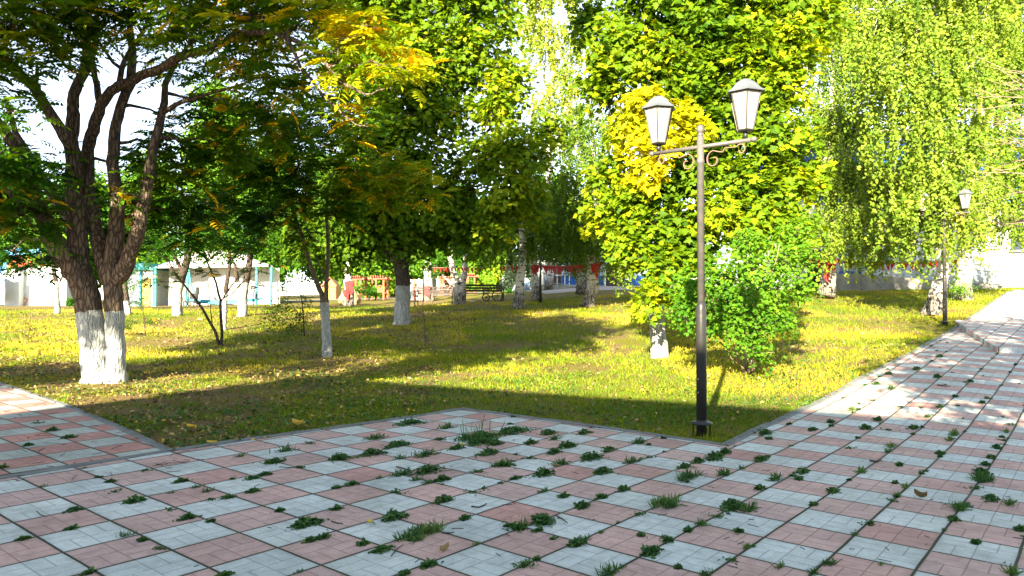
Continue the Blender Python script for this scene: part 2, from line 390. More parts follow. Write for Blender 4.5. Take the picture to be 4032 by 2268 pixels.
# apron in front of the buildings, far road
def sheet(name, poly, mat, off=.02, n=24):
    a, b, c, d = [Vector(p) for p in poly]
    s_, t_ = np.meshgrid(np.linspace(0, 1, n * 2), np.linspace(0, 1, n))
    X = (a.x * (1 - s_) + b.x * s_) * (1 - t_) + (d.x * (1 - s_) + c.x * s_) * t_
    Y = (a.y * (1 - s_) + b.y * s_) * (1 - t_) + (d.y * (1 - s_) + c.y * s_) * t_
    return tag(gridmesh(name, X, Y, terr(X, Y) + off, mat), kind='structure')
g1, g2, g3 = pg(2150, 1158), pg(3180, 1137), pg(4032, 1140)
sheet('front_path', [(g1.x, g1.y), (g2.x, g2.y), (g2.x + 1, g2.y + 6), (g1.x - 1, g1.y + 9)], M_PATHF, .012)
sheet('front_path', [(g2.x, g2.y), (g3.x + 8, g3.y), (g3.x + 8, g3.y + 6), (g2.x + 1, g2.y + 6)], M_PATHF, .016)
a_, b_ = pg(-300, 1212), pg(1320, 1180)
sheet('park_road', [(-60, 41), (-4, 52), (-4, 56), (-60, 46)], M_ASPH, .01)
sheet('park_road', [(-4, 52), (9, 44), (12, 49), (-4, 56)], M_ASPH, .014)
# ------------------------------------------------------------------ foliage machinery
def nrm(a): return a / np.maximum(np.linalg.norm(a, axis=-1, keepdims=True), 1e-9)
def t_leaf(w=.5, fold=.12):      # one leaf of two quads folded along the midrib
    V = np.array([(0, 0, 0), (w * .5, .30, fold), (w * .42, .66, fold), (0, 1, -.04), (-w * .5, .30, fold), (-w * .42, .66, fold)])
    return V, np.array([(0, 1, 2, 3), (0, 3, 5, 4)])
def t_rhomb(w=.7):
    return np.array([(0, 0, 0), (w * .5, .42, .08), (0, 1, 0), (-w * .5, .42, .08)]), np.array([(0, 1, 2, 3)])
def t_maple():
    pr = [(-.06, .02), (-.42, -.02), (-.30, .20), (-.56, .42), (-.26, .50), (-.24, .66), (0, 1.0), (.24, .66), (.26, .50), (.56, .42), (.30, .20), (.42, -.02), (.06, .02)]
    V = [(0, .30, .05)] + [(x, y, -.10 * abs(x) * 2) for x, y in pr]
    n = len(pr); return np.array(V), np.array([(0, k, k % n + 1) for k in range(n, 0, -1)])
def t_pinnate(rg, n=6):
    V = []; Fc = []; lv, lf = t_leaf(.40, .05)
    def leaf(p, d, s):
        d = nrm(np.array(d)); nn = nrm(np.array([0, -.25, 1.]) + rg.normal(0, .16, 3)); nn = nrm(nn - d * nn.dot(d)); b = np.cross(d, nn)
        q = p + s * (lv[:, :1] * b + lv[:, 1:2] * d + lv[:, 2:3] * nn)
        o = len(V); V.extend(q.tolist()); Fc.extend((lf + o).tolist())
    def sp(t): return np.array([0, t * (1 - .10 * t * t), -.30 * t ** 2.2])
    for k in range(n):
        t = .18 + .76 * k / n; p = sp(t); s = .30 * math.sin(math.pi * (.25 + .62 * k / n)) + .04
        for sx in (-1, 1): leaf(p, (sx * .85, .45, -.22), s * rg.uniform(.85, 1.1))
    leaf(sp(.96), (0, .8, -.5), .26)
    for a, b in ((0, .5), (.5, 1)):
        pa, pb = sp(a), sp(b); o = len(V); V.extend([pa + [-.008, 0, 0], pa + [.008, 0, 0], pb + [.006, 0, 0], pb + [-.006, 0, 0]]); Fc.append((o, o + 1, o + 2, o + 3))
    return np.array([list(map(float, v)) for v in V]), np.array(Fc)
def place(T, P, A, N, s):
    V, Fc = T; N = nrm(N); A = nrm(A - N * (A * N).sum(-1, keepdims=True)); B = np.cross(A, N)
    s = np.asarray(s).reshape(-1, 1, 1)
    W = P[:, None] + s * (V[None, :, 0:1] * B[:, None] + V[None, :, 1:2] * A[:, None] + V[None, :, 2:3] * N[:, None])
    n, k = len(P), len(V)
    return W.reshape(-1, 3), (Fc[None] + (np.arange(n) * k)[:, None, None]).reshape(-1, Fc.shape[1]), k
UP = np.array([0, 0, 1.])
def unit(rg, n): return nrm(rg.normal(size=(n, 3)))
def blobs_to_clusters(blobs, rg, dens, surf=.45):
    C = []; O = []; T = []; H = []
    for b in blobs:
        px, py, Y, r, t = b[:5]; dm = b[5] if len(b) > 5 else 1.0; k = b[6] if len(b) > 6 else 1.0
        c = np.array(at(px, py, Y)); rm = r * Y / F
        n = max(3, int(dens * k * rm ** 2))
        d = unit(rg, n); rad = rg.uniform(0, 1, n) ** surf
        # lobes so that the outline is uneven
        lob = 1 + .22 * np.sin(d[:, 0] * 5 + px) * np.cos(d[:, 2] * 6 + py) + .12 * np.sin(d[:, 1] * 11 + py)
        C.append(c + d * (rad * lob * rm)[:, None] * np.array([1, dm, 1])); O.append(d); T.append(np.full(n, t) + rg.normal(0, .07, n)); H.append(np.tile(c, (n, 1)))
    return map(np.concatenate, (C, O, T, H))
def foliage(kind, C, O, T, rg, per, size, rc):
    """leaf placement for clusters; returns V, F, tint"""
    n = len(C)
    if kind == 'maple' or kind == 'shrub':
        Nc = nrm(O * .55 + UP * .8 + rg.normal(0, .30, (n, 3)) + np.array([-.1, -.28, 0]))
        u = nrm(np.cross(Nc, rg.normal(size=(n, 3)))); v = np.cross(Nc, u)
        idx = np.repeat(np.arange(n), per); m = len(idx)
        a = rg.uniform(0, 2 * np.pi, m); q = np.sqrt(rg.uniform(0, 1, m)) * rc
        rad = u[idx] * np.cos(a)[:, None] + v[idx] * np.sin(a)[:, None]
        P = C[idx] + rad * q[:, None] + Nc[idx] * (rg.normal(0, .22 if kind == 'maple' else .5, m) * rc - q * q / rc * .30)[:, None]
        N = Nc[idx] + rg.normal(0, .38, (m, 3)); A = rad + np.array([0, 0, -.55]) + rg.normal(0, .4, (m, 3))
        T_ = T[idx] + rg.normal(0, .06, m)
        V, Fc, k = place(t_maple() if kind == 'maple' else t_leaf(.8, .1), P, A, N, size * rg.uniform(.65, 1.2, m))
        return V, Fc, np.repeat(T_, k)
    if kind == 'pinnate':
        out = []
        idx = np.repeat(np.arange(n), per); m = len(idx)
        a = rg.uniform(0, 2 * np.pi, m)
        A = np.stack([np.cos(a), np.sin(a), rg.uniform(-.35, .35, m)], 1) + O[idx] * .5
        P = C[idx] + rg.normal(0, rc * .4, (m, 3)); N = UP + rg.normal(0, .28, (m, 3)) + np.array([-.05, -.2, 0])
        T_ = T[idx] + rg.normal(0, .05, m); tv = rg.randint(0, 5, m)
        yl = rg.uniform(0, 1, m) < .06; T_ = np.where(yl & (T_ > .3), .95, T_)
        Vs = []; Fs = []; Ts = []; o = 0
        for q in range(5):
            s_ = tv == q
            if not s_.any(): continue
            TT = t_pinnate(rg, rg.randint(4, 7)); V, Fc, k = place(TT, P[s_], A[s_], N[s_], size * rg.uniform(.7, 1.15, s_.sum()))
            tt = np.repeat(T_[s_], k) + np.tile(rg.normal(0, .03, k), s_.sum())
            Vs.append(V); Fs.append(Fc + o); Ts.append(tt); o += len(V)
        return np.concatenate(Vs), np.concatenate(Fs), np.concatenate(Ts)
    if kind == 'birch':      # hanging strands, rc = strand length
        L = rc * rg.uniform(.35, 1.1, n); idx = np.repeat(np.arange(n), per); m = len(idx)
        t = rg.uniform(0, 1, m); out_ = nrm(O * np.array([1, 1, 0]) + rg.normal(0, .3, (n, 3)) * np.array([1, 1, 0]))
        P = C[idx] + out_[idx] * (.22 * L[idx] * (1 - (1 - t) ** 2))[:, None] - UP * (L[idx] * t ** 1.2)[:, None] + rg.normal(0, .045, (m, 3))
        A = np.array([0, 0, -1.]) + rg.normal(0, .7, (m, 3)); N = rg.normal(0, 1, (m, 3)) + np.array([-.25, -.9, .35])
        T_ = T[idx] + rg.normal(0, .07, m)
        V, Fc, k = place(t_rhomb(.78), P, A, N, size * rg.uniform(.7, 1.25, m))
        return V, Fc, np.repeat(T_, k)
    # 'loose': generic small leaves in fuzzy balls
    idx = np.repeat(np.arange(n), per); m = len(idx)
    P = C[idx] + rg.normal(0, rc * .5, (m, 3)) * np.array([1, 1, .7]); N = O[idx] * .6 + UP * .6 + rg.normal(0, .6, (m, 3)) + np.array([-.1, -.35, 0])
    A = rg.normal(size=(m, 3)) + np.array([0, 0, -.4]); T_ = T[idx] + rg.normal(0, .07, m)
    V, Fc, k = place(t_rhomb(.8), P, A, N, size * rg.uniform(.7, 1.25, m))
    return V, Fc, np.repeat(T_, k)
def curve(p0, p1, sag=.0, n=5, rng=None, j=.04):
    p0, p1 = Vector(p0), Vector(p1); L = (p1 - p0).length; o = []
    for k in range(n + 1):
        t = k / n; p = p0.lerp(p1, t); p.z += sag * L * math.sin(math.pi * t)
        if rng and 0 < k < n: p += Vector([rng.uniform(-j, j) * L for _ in range(3)])
        o.append(p)
    return o
def tree(name, label, cat, base, limbs, blobs, kind='maple', dens=40, per=14, size=.13, rc=.4, lm=None, bm=None, wash=0.0, seed=1,
         group=None, twigs=.25, tw_r=.008, limb_r=.05, attach=None, surf=.45, crown='crown', stemname='trunk', extra=None, tint_h=None):
    """limbs: list of ([(px,py,Y)...] , [radii]) ; foliage from blobs"""
    rg = np.random.RandomState(seed); rn = random.Random(seed)
    t = thing(name, base, label, cat, group)
    tr = MB(); nodes = []
    for pts, rad in limbs:
        P = [p if isinstance(p, Vector) else at(*p) for p in pts]
        # refine
        Q = []; Rr = []
        for k in range(len(P) - 1):
            for q in range(3):
                s_ = q / 3; v = P[k].lerp(P[k + 1], s_)
                if q: v += Vector([rn.uniform(-.012, .012) for _ in range(3)]) * (1 + rad[k] * 3)
                Q.append(v); Rr.append(rad[k] * (1 - s_) + rad[k + 1] * s_)
        Q.append(P[-1]); Rr.append(rad[-1])
        if wash or lm is M_BIRCHB: tt = [(p.z - base.z) / (wash or 1.6) for p in Q]
        else: tt = [9.0] * len(Q)
        tr.tube(Q, Rr, 14 if max(rad) > .1 else 8, tt, wob=.10 if max(rad) > .12 else .05, rng=rn); nodes += list(zip(Q, Rr))
    C, O, T, H = blobs_to_clusters(blobs, rg, dens, surf) if blobs else ([], [], [], [])
    bt = MB()
    for b in blobs:
        c = at(b[0], b[1], b[2])
        cand = sorted(nodes, key=lambda q: (q[0] - c).length + max(0, q[0].z - c.z) * 1.5 + (0 if q[1] > .02 else 1))[:1]
        if cand and (cand[0][0] - c).length > .15:
            p, r = cand[0]; pts = curve(p, c, .06, 6, rn, .05); r0 = min(r * .7, limb_r)
            bt.tube(pts, [r0 + (r0 * .25 - r0) * k / 6 for k in range(7)], 6, 9.0)
    if len(C):
        sel = rg.uniform(0, 1, len(C)) < twigs
        for c, h in zip(C[sel], H[sel]):
            pts = curve(Vector(h), Vector(c), .05, 3, rn, .06)
            bt.tube(pts, [tw_r * 1.8, tw_r * 1.4, tw_r, tw_r * .5], 4, 9.0, cap=False)
    tr.build(stemname, lm or M_BARK, t, smooth=True)
    if bt.n: bt.build('branches', bm or lm or M_BARK, t, smooth=True)
    if len(C):
        V, Fc, TT = foliage(kind, C, O, T, rg, per, size, rc)
        o = npmesh(crown, V, Fc, Fc.shape[1], dict(maple=M_MAPLE, pinnate=M_WALNUT, birch=M_BIRCH, shrub=M_SHRUB, loose=M_SHRUB).get(kind) if not extra else extra, t, np.clip(TT, 0, 1))
    return t
B_ = lambda px, py, Y: at(px, py, Y)
# --- the big double-stemmed walnut at the left
wb = pg(410, 1505)
Yw = wb.y
def W(px, py, d=0): return (px, py, Yw + d)
limbs = [
 ([W(384, 1530), W(381, 1460), W(368, 1330), W(348, 1200), W(328, 1120), W(309, 1040), W(304, 915), W(290, 750), W(288, 640), W(275, 545), W(290, 450), W(287, 400), W(311, 322), W(342, 267), W(375, 180), W(385, 90), W(372, -60)],
  [.27, .225, .205, .20, .20, .17, .15, .13, .12, .11, .095, .085, .08, .07, .05, .04, .02]),
 ([W(330, 1130), W(290, 1060, -.1), W(236, 990, -.2), W(190, 900, -.3), W(150, 810, -.4), W(122, 720, -.5), W(70, 600, -.6), W(10, 500, -.7), W(-80, 400, -.9)], [.19, .18, .15, .13, .12, .11, .09, .07, .03]),
 ([W(296, 600), W(270, 560, -.2), W(226, 487, -.3), W(150, 365, -.5), W(67, 273, -.7), W(0, 215, -.9), W(-100, 120, -1.2)], [.10, .095, .085, .075, .07, .06, .03]),
 ([W(458, 1530), W(457, 1460), W(454, 1330), W(447, 1200), W(440, 1080), W(452, 990), W(460, 900), W(458, 750), W(440, 640), W(452, 520), W(475, 420), W(515, 330), W(522, 200), W(512, 60), W(500, -80)],
  [.19, .155, .14, .142, .15, .14, .12, .10, .095, .085, .08, .075, .06, .045, .02]),
 ([W(432, 1110), W(398, 1010, .1), W(372, 900, .2), W(352, 780, .25), W(345, 640, .3), W(352, 560, .2), W(372, 490, .1), W(395, 415, 0), W(430, 368, -.2), W(469, 337, -.3), W(552, 298, -.6), W(635, 270, -.9), W(718, 221, -1.2), W(828, 182, -1.6), W(966, 127, -2.2), W(1076, 127, -2.6), W(1187, 171, -3), W(1270, 232, -3.3), W(1352, 331, -3.5), W(1440, 372, -3.7), W(1515, 350, -3.9)],
  [.13, .12, .11, .10, .10, .095, .09, .085, .08, .075, .07, .065, .06, .05, .045, .036, .030, .024, .018, .012, .006]),
 ([W(1135, 155, -2.9), W(1180, 260, -3), W(1250, 350, -3.1), W(1330, 430, -3.3), W(1400, 490, -3.4), W(1450, 500, -3.5)], [.025, .02, .016, .012, .009, .005]),
 ([W(446, 1120), W(490, 1060, -.1), W(524, 970, -.2), W(555, 860, -.3), W(574, 750, -.3), W(598, 620, -.3), W(640, 440, -.2), W(652, 330, -.1), W(690, 250, 0), W(760, 150, .2)], [.13, .125, .115, .105, .09, .08, .06, .05, .035, .02]),
 ([W(395, 415), W(372, 300, .2), W(350, 180, .4), W(340, 60, .5), W(360, -60, .6)], [.06, .05, .045, .035, .02]),
 ([W(311, 322), W(335, 200, .3), W(320, 90, .4), W(360, 20, .4)], [.05, .045, .035, .02]),
 ([W(469, 337, -.3), W(490, 240, -.2), W(560, 130, -.2), W(600, 30, -.2)], [.05, .04, .03, .015]),
 ([W(300, 900), W(250, 830, .3), W(200, 760, .6), W(130, 640, .9), W(60, 520, 1.2), W(20, 380, 1.3)], [.10, .09, .08, .07, .05, .03]),
 ([W(150, 810, -.4), W(90, 830, -.7), W(40, 760, -1), W(-20, 640, -1.2)], [.06, .05, .04, .02]),
 ([W(640, 440, -.2), W(720, 400, -.4), W(820, 370, -.6), W(960, 330, -.8), W(1060, 280, -1)], [.045, .035, .028, .02, .008]),
]
wblobs = [
 (90, 840, 11.0, 125, .40), (30, 650, 10, 120, .42), (240, 660, 11.5, 80, .42, 1, .8), (310, 800, 12.9, 100, .35), (40, 980, 13.5, 90, .25), (-150, 700, 11, 200, .35),
 (60, 90, 9.6, 150, .60), (260, 70, 10.6, 140, .58), (500, 50, 11, 140, .58), (760, 60, 10.4, 150, .60), (1000, 60, 9.8, 150, .62), (1240, 60, 9.2, 130, .70), (1440, 110, 8.6, 110, .80),
 (1330, 250, 8.6, 100, .66), (1560, 260, 8.4, 90, .74), (180, 250, 10.5, 90, .50, 1, .6), (700, 260, 11.2, 90, .55, 1, .7), (940, 260, 10.4, 110, .55), (1150, 320, 9.8, 120, .56),
 (620, 560, 12.2, 90, .45, 1, .8), (720, 690, 12.0, 115, .46), (860, 560, 12.2, 110, .45, 1, .9), (600, 800, 12.6, 100, .40), (480, 760, 11.2, 60, .52, 1, .7), (1080, 480, 11.4, 120, .50), (1380, 440, 9.2, 80, .64, 1, .7),
 (760, 850, 12.8, 110, .34), (-200, 200, 10, 260, .5), (100, -250, 10.5, 330, .5), (600, -280, 11, 330, .5), (1050, -220, 10, 280, .55), (480, 950, 13.5, 70, .25), (820, 420, 12.6, 85, .45), (690, 470, 12.8, 60, .42, 1, .7), (960, 430, 12.4, 80, .48), (560, 640, 13, 60, .4),
 (300, -720, 11, 330, .5), (800, -760, 11.5, 330, .5), (-250, -520, 10.5, 330, .5), (1250, -640, 12, 300, .5), (1650, -560, 13, 270, .5), (2000, -480, 13.5, 210, .5), (1300, -350, 13, 230, .5), (900, -420, 13, 270, .5), (400, -400, 13, 270, .5), (-650, -200, 11, 330, .5), (-700, 300, 11, 330, .45), (0, -1050, 11, 300, .5), (600, -1150, 12, 300, .5), (190, 1010, 11.6, 60, .22, 1, .5), (60, 440, 9, 70, .5, 1, .4)]
tree('walnut_tree', 'big twin-trunked walnut tree with whitewashed foot beside the side path', 'tree', wb, limbs, wblobs, 'pinnate', 95, 7, .40, .25, M_BARK, M_BARK, 1.16, 11, twigs=.7, tw_r=.007, limb_r=.035)
# yellow leaves hanging close to the lens at the upper left
# --- slim twin stem tree
sb = pg(1285, 1408); Ys = sb.y
def Q(px, py, d=0): return (px, py, Ys + d)
slimb = [([Q(1285, 1425), Q(1283, 1350), Q(1275, 1230), Q(1268, 1160), Q(1240, 1090, -.1), Q(1215, 1020, -.2), Q(1190, 930, -.3), Q(1160, 850, -.3), Q(1130, 770, -.4)], [.10, .085, .075, .06, .055, .05, .045, .035, .02]),
 ([Q(1292, 1425), Q(1292, 1340), Q(1288, 1230), Q(1285, 1150), Q(1290, 1040, .1), Q(1292, 950, .1), Q(1285, 850, .1), Q(1290, 740), Q(1330, 640)], [.085, .075, .065, .055, .05, .045, .04, .03, .015]),
 ([Q(1278, 1080), Q(1245, 1020, .1), Q(1240, 1000, .1)], [.02, .02, .01]),
 ([Q(1285, 850, .1), Q(1400, 760, -.4), Q(1520, 700, -.8), Q(1640, 690, -1.2)], [.03, .022, .015, .006])]
sbl = [(1080, 680, 15.4, 110, .46), (1250, 600, 15.4, 120, .48), (1400, 670, 15, 110, .55), (1500, 760, 14.6, 80, .66), (1560, 680, 14.5, 90, .66), (1660, 740, 14.2, 85, .64), (1150, 780, 15.6, 100, .42), (1320, 790, 15.6, 100, .44),
 (960, 640, 15.4, 110, .46), (920, 790, 16, 100, .36), (1180, 900, 16.4, 60, .35, 1, .6), (1040, 860, 16.6, 90, .26), (1130, 540, 15.6, 110, .45), (1270, 450, 15.6, 100, .5), (1220, 960, 16, 34, .62, 1, .8), (1420, 560, 15.2, 90, .52)]
tree('walnut_tree', 'slim young walnut tree on two thin whitewashed stems with yellowing leaves', 'tree', sb, slimb, sbl, 'pinnate', 100, 8, .34, .2, M_BARKT, M_BARKT, 1.25, 12, twigs=.5, tw_r=.006, limb_r=.02)
# --- the big dark maple in the middle
mb_ = pg(1583, 1278); Ym = mb_.y
def Mm(px, py, d=0): return (px, py, Ym + d)
mlimb = [([Mm(1583, 1295), Mm(1583, 1240), Mm(1587, 1170), Mm(1587, 1090), Mm(1580, 1030), Mm(1560, 960), Mm(1540, 880), Mm(1560, 740), Mm(1600, 560), Mm(1640, 350), Mm(1660, 100), Mm(1650, -200)],
  [.34, .27, .25, .24, .25, .22, .20, .17, .15, .12, .09, .04]),
 ([Mm(1590, 1050), Mm(1610, 970), Mm(1660, 860, -.4), Mm(1750, 740, -.8), Mm(1850, 600, -1), Mm(1950, 480, -1)], [.16, .15, .12, .10, .07, .03]),
 ([Mm(1575, 1050), Mm(1520, 980, .2), Mm(1460, 900, .2), Mm(1390, 820, .2), Mm(1300, 760)], [.13, .12, .10, .07, .04]),
 ([Mm(1600, 560), Mm(1750, 420, -.5), Mm(1900, 300, -.8)], [.09, .07, .03])]
mbl = [(1350, 900, 24.5, 150, 0.45), (1200, 900, 25.5, 150, 0.39), (1480, 850, 24, 150, 0.42), (1640, 880, 24, 140, 0.41), (1420, 700, 23.5, 160, 0.46), (1600, 650, 23, 190, 0.48), (1780, 780, 23, 130, 0.52), (1500, 480, 23, 190, 0.51), (1720, 430, 22.8, 190, 0.52),
 (1650, 220, 22.8, 200, 0.55), (1850, 180, 22.8, 190, 0.55), (1450, 250, 23.5, 190, 0.52), (1980, 330, 22.4, 120, 0.60), (1950, 400, 22.0, 100, 0.60), (2020, 560, 21.8, 100, 0.60), (2080, 640, 21.8, 100, 0.60), (1900, 620, 22.4, 110, 0.57), (1990, 740, 21.8, 110, 0.60), (1960, 860, 22.2, 90, 0.60), (2090, 800, 22.6, 80, 0.56), (2160, 500, 22.8, 80, 0.58),
 (1600, -50, 23, 260, 0.52), (1850, -100, 23, 250, 0.52), (1400, 0, 24, 230, 0.51), (1700, -350, 23, 300, 0.52), (1880, 930, 23, 90, 0.46), (1780, 900, 24, 90, 0.41), (1280, 980, 26, 80, 0.36, 1, .7), (1440, 985, 25, 80, 0.36, 1, .6)]
tree('maple_tree', 'large dark spreading maple with a thick whitewashed trunk in mid lawn', 'tree', mb_, mlimb, mbl, 'maple', 66, 20, .175, .42, M_BARKD, M_BARKD, 1.30, 13, twigs=.25, limb_r=.06)
# --- bright maple beside the lamp post
bb = pg(2597, 1408); Yb = bb.y
def Bm(px, py, d=0): return (px, py, Yb + d)
blimb = [([Bm(2597, 1432), Bm(2597, 1400), Bm(2592, 1330), Bm(2585, 1250), Bm(2582, 1170), Bm(2580, 1080, .1), Bm(2600, 960, .3), Bm(2640, 800, .5), Bm(2680, 600, .7), Bm(2720, 350, .7), Bm(2760, 50, .7), Bm(2780, -250, .7)],
  [.27, .20, .165, .16, .16, .14, .13, .12, .10, .08, .05, .02]),
 ([Bm(2640, 800, .5), Bm(2740, 700, .6), Bm(2860, 560, .6), Bm(2980, 420, .5)], [.07, .06, .05, .02]),
 ([Bm(2610, 940, .3), Bm(2540, 820, .1), Bm(2460, 680, 0), Bm(2400, 520, 0)], [.06, .05, .04, .02])]
bbl = [(2440, 180, 15.3, 130, .56), (2580, 250, 15.0, 130, .58), (2750, 130, 15.3, 150, .50), (2950, 120, 15.3, 150, .56), (3120, 150, 15.3, 130, .62), (3230, 60, 15.6, 100, .64), (2380, 330, 15.6, 100, .56), (2700, 330, 15.4, 150, .48),
 (2900, 330, 15.2, 150, .56), (3060, 330, 15.4, 130, .60), (2540, 420, 14.6, 95, .82), (2480, 500, 14.8, 80, .78), (2600, 560, 14.6, 90, .88), (2540, 640, 14.8, 80, .86), (2680, 470, 14.7, 70, .84), (2740, 500, 14.7, 60, .80), (2820, 480, 15.2, 120, .46), (3000, 520, 15.2, 130, .56),
 (3130, 560, 15.4, 100, .56), (2400, 700, 15.5, 90, .60), (2370, 850, 15.6, 70, .62), (2480, 780, 15.3, 90, .58), (2600, 760, 15.4, 100, .46), (2760, 650, 15.2, 120, .48), (2900, 700, 15.0, 120, .54), (3060, 720, 15.2, 120, .58), (3180, 700, 15.5, 80, .60), (2800, 830, 14.8, 100, .64), (2700, 900, 15.2, 100, .50),
 (2560, 900, 15.2, 90, .50), (2460, 930, 15.2, 75, .58), (2950, 880, 14.9, 110, .58), (3100, 880, 15.1, 110, .58), (2620, 1040, 14.9, 90, .56), (2500, 1010, 15.1, 60, .58), (2600, 1130, 14.7, 75, .58), (2680, 1140, 14.6, 70, .55), (2540, 1200, 14.6, 40, .6, 1, .9), (2740, 1010, 15.2, 90, .42),
 (2600, -40, 15.5, 200, .5), (2850, -80, 15.5, 200, .5), (3060, -60, 15.6, 170, .55), (2750, -320, 15.6, 250, .5), (3000, -300, 15.6, 200, .5), (2330, 80, 16.2, 100, .5, 1, .7)]
tree('maple_tree', 'bright green maple with yellow patches and a whitewashed trunk behind the near lamp post', 'tree', bb, blimb, bbl, 'maple', 170, 17, .145, .27, M_BARKD, M_BARKD, 1.42, 14, twigs=.3, limb_r=.04)
# --- round-leaved shrub right of the lamp
hb = pg(2950, 1472); Yh = hb.y
def Hh(px, py, d=0): return (px, py, Yh + d)
hl = []
for k, (x1, y1, x2, y2) in enumerate([(2900, 1380, 2760, 1150), (2925, 1360, 2850, 1060), (2950, 1340, 2960, 1000), (2975, 1350, 3070, 960), (2990, 1370, 3150, 1080), (2940, 1370, 2900, 1100), (2965, 1360, 3010, 1150), (2890, 1400, 2700, 1220)]):
    hl.append(([Hh(2930 + k * 6, 1478, (k % 3 - 1) * .1), Hh(x1, y1, (k % 3 - 1) * .15), Hh((x1 + x2) / 2, (y1 + y2) / 2, (k % 3 - 1) * .3), Hh(x2, y2, (k % 3 - 1) * .5)], [.022, .017, .013, .005]))
hbl = [(2740, 1120, 12.4, 85, .5), (2850, 1090, 12.2, 90, .52), (2960, 1060, 12.4, 100, .55), (3080, 1030, 12.5, 90, .6), (3130, 930, 12.9, 80, .62), (2700, 1220, 12.2, 70, .5), (2800, 1210, 12, 85, .52), (2930, 1190, 12, 90, .54), (3060, 1160, 12.2, 90, .56), (3160, 1130, 12.3, 60, .58),
 (2880, 1290, 11.9, 70, .5), (2980, 1290, 11.9, 75, .5), (3080, 1260, 12.1, 60, .52), (2930, 1370, 11.8, 45, .48), (3010, 1390, 11.8, 45, .5), (3180, 1020, 12.6, 60, .6), (2780, 1300, 12.2, 45, .45), (2640, 1130, 12.6, 40, .5), (2930, 960, 13, 70, .55), (2860, 1180, 12.6, 90, .4)]
tree('shrub', 'leafy round-leaved shrub with many thin stems right of the near lamp post', 'shrub', hb, hl, hbl, 'shrub', 300, 17, .068, .15, M_TWIG, M_TWIG, 0, 15, twigs=.5, tw_r=.004, limb_r=.01, crown='foliage', stemname='stems')
# --- birches
def birch(px, pyb, Y, lim, blobs, label, seed, cat='birch tree', kind='birch', dens=105, per=30, size=.10, rc=1.1, group=None, name='birch_tree', **kw):
    base = pg(px, pyb) if Y is None else gp(px, Y)
    Y = base.y; L = []
    for pts, rad in lim: L.append(([at(p[0], p[1], Y + (p[2] if len(p) > 2 else 0)) for p in pts], rad))
    bl = [(b[0], b[1], Y + b[2], *b[3:]) for b in blobs]
    return tree(name, label, cat, base, L, bl, kind, dens, per, size, rc, kw.pop('lm', M_BIRCHB), kw.pop('bm', M_BIRCHB), kw.pop('wash', 0), seed, group, kw.pop('twigs', .15), kw.pop('tw_r', .006), kw.pop('limb_r', .04), **kw)
birch(3672, 1232, 21, [([(3665, 1245), (3672, 1225), (3690, 1150), (3715, 1060), (3735, 960), (3745, 850), (3740, 700), (3750, 500), (3770, 300), (3760, 50), (3760, -300)], [.30, .25, .21, .17, .15, .14, .13, .11, .09, .06, .03])],
 [(3640, 350, -1, 170, 0.55), (3500, 250, -.5, 170, 0.56), (3780, 300, -1, 150, 0.56), (3640, 120, 0, 180, 0.56), (3820, 100, 0, 170, 0.57), (3560, 520, -1.2, 150, 0.56), (3700, 620, -1.5, 150, 0.57), (3800, 560, -1, 120, 0.56), (3640, 760, -1.6, 120, 0.56), (3760, 800, -1.6, 100, 0.57), (3560, 820, -1, 110, 0.55), (3720, 930, -1.4, 60, 0.56),
  (3480, 40, 0, 160, 0.56), (3700, -150, 0, 250, 0.56), (3850, -100, .5, 200, 0.56), (3580, 950, -.6, 50, 0.52)], 'white-barked weeping birch leaning right just left of the far lamp post', 21, dens=110)
birch(3790, 1182, 25, [([(3788, 1195), (3790, 1175), (3795, 1100), (3800, 1000), (3805, 900), (3830, 700), (3860, 450), (3880, 200), (3900, -200)], [.36, .30, .25, .22, .20, .17, .13, .10, .04])],
 [(3900, 200, 0, 150, 0.50), (3980, 350, 0, 120, 0.49), (3880, 500, -.6, 120, 0.52), (3960, 650, -.6, 120, 0.52), (3870, 760, -1, 100, 0.55), (3990, 850, -.6, 90, 0.52), (3830, 880, -1, 70, 0.55), (4040, 200, 0, 150, 0.49), (3950, 40, 0, 150, 0.50), (4080, 600, 0, 150, 0.49), (4060, 780, -.5, 90, 0.52), (3950, -200, 0, 250, 0.49)],
 'rough-barked weeping birch standing right behind the far lamp post', 22, dens=110)
birch(3262, 1155, 27, [([(3250, 1165), (3256, 1140), (3262, 1050), (3268, 950), (3262, 820), (3250, 650), (3270, 450), (3290, 200), (3300, -200)], [.34, .27, .21, .18, .16, .14, .12, .09, .04]), ([(3268, 1150), (3275, 1080), (3272, 980)], [.2, .16, .1])],
 [(3330, 250, 0, 140, 0.49), (3250, 430, -.5, 120, 0.55), (3380, 450, -.5, 130, 0.53), (3320, 620, -.8, 130, 0.53), (3250, 700, -1, 100, 0.56), (3420, 700, -1, 110, 0.55), (3340, 830, -1.2, 110, 0.56), (3440, 880, -1.3, 90, 0.56), (3230, 880, -1, 70, 0.56), (3500, 700, -1, 120, 0.53), (3500, 950, -1.3, 60, 0.55), (3380, 960, -1.3, 50, 0.56), (3280, 960, -1.2, 50, 0.56),
  (3320, 60, 0, 150, 0.50), (3350, -150, 0, 200, 0.50), (3450, 150, 0, 130, 0.52)], 'weeping birch with pale twin stem left of the concrete ramp', 23, dens=110)
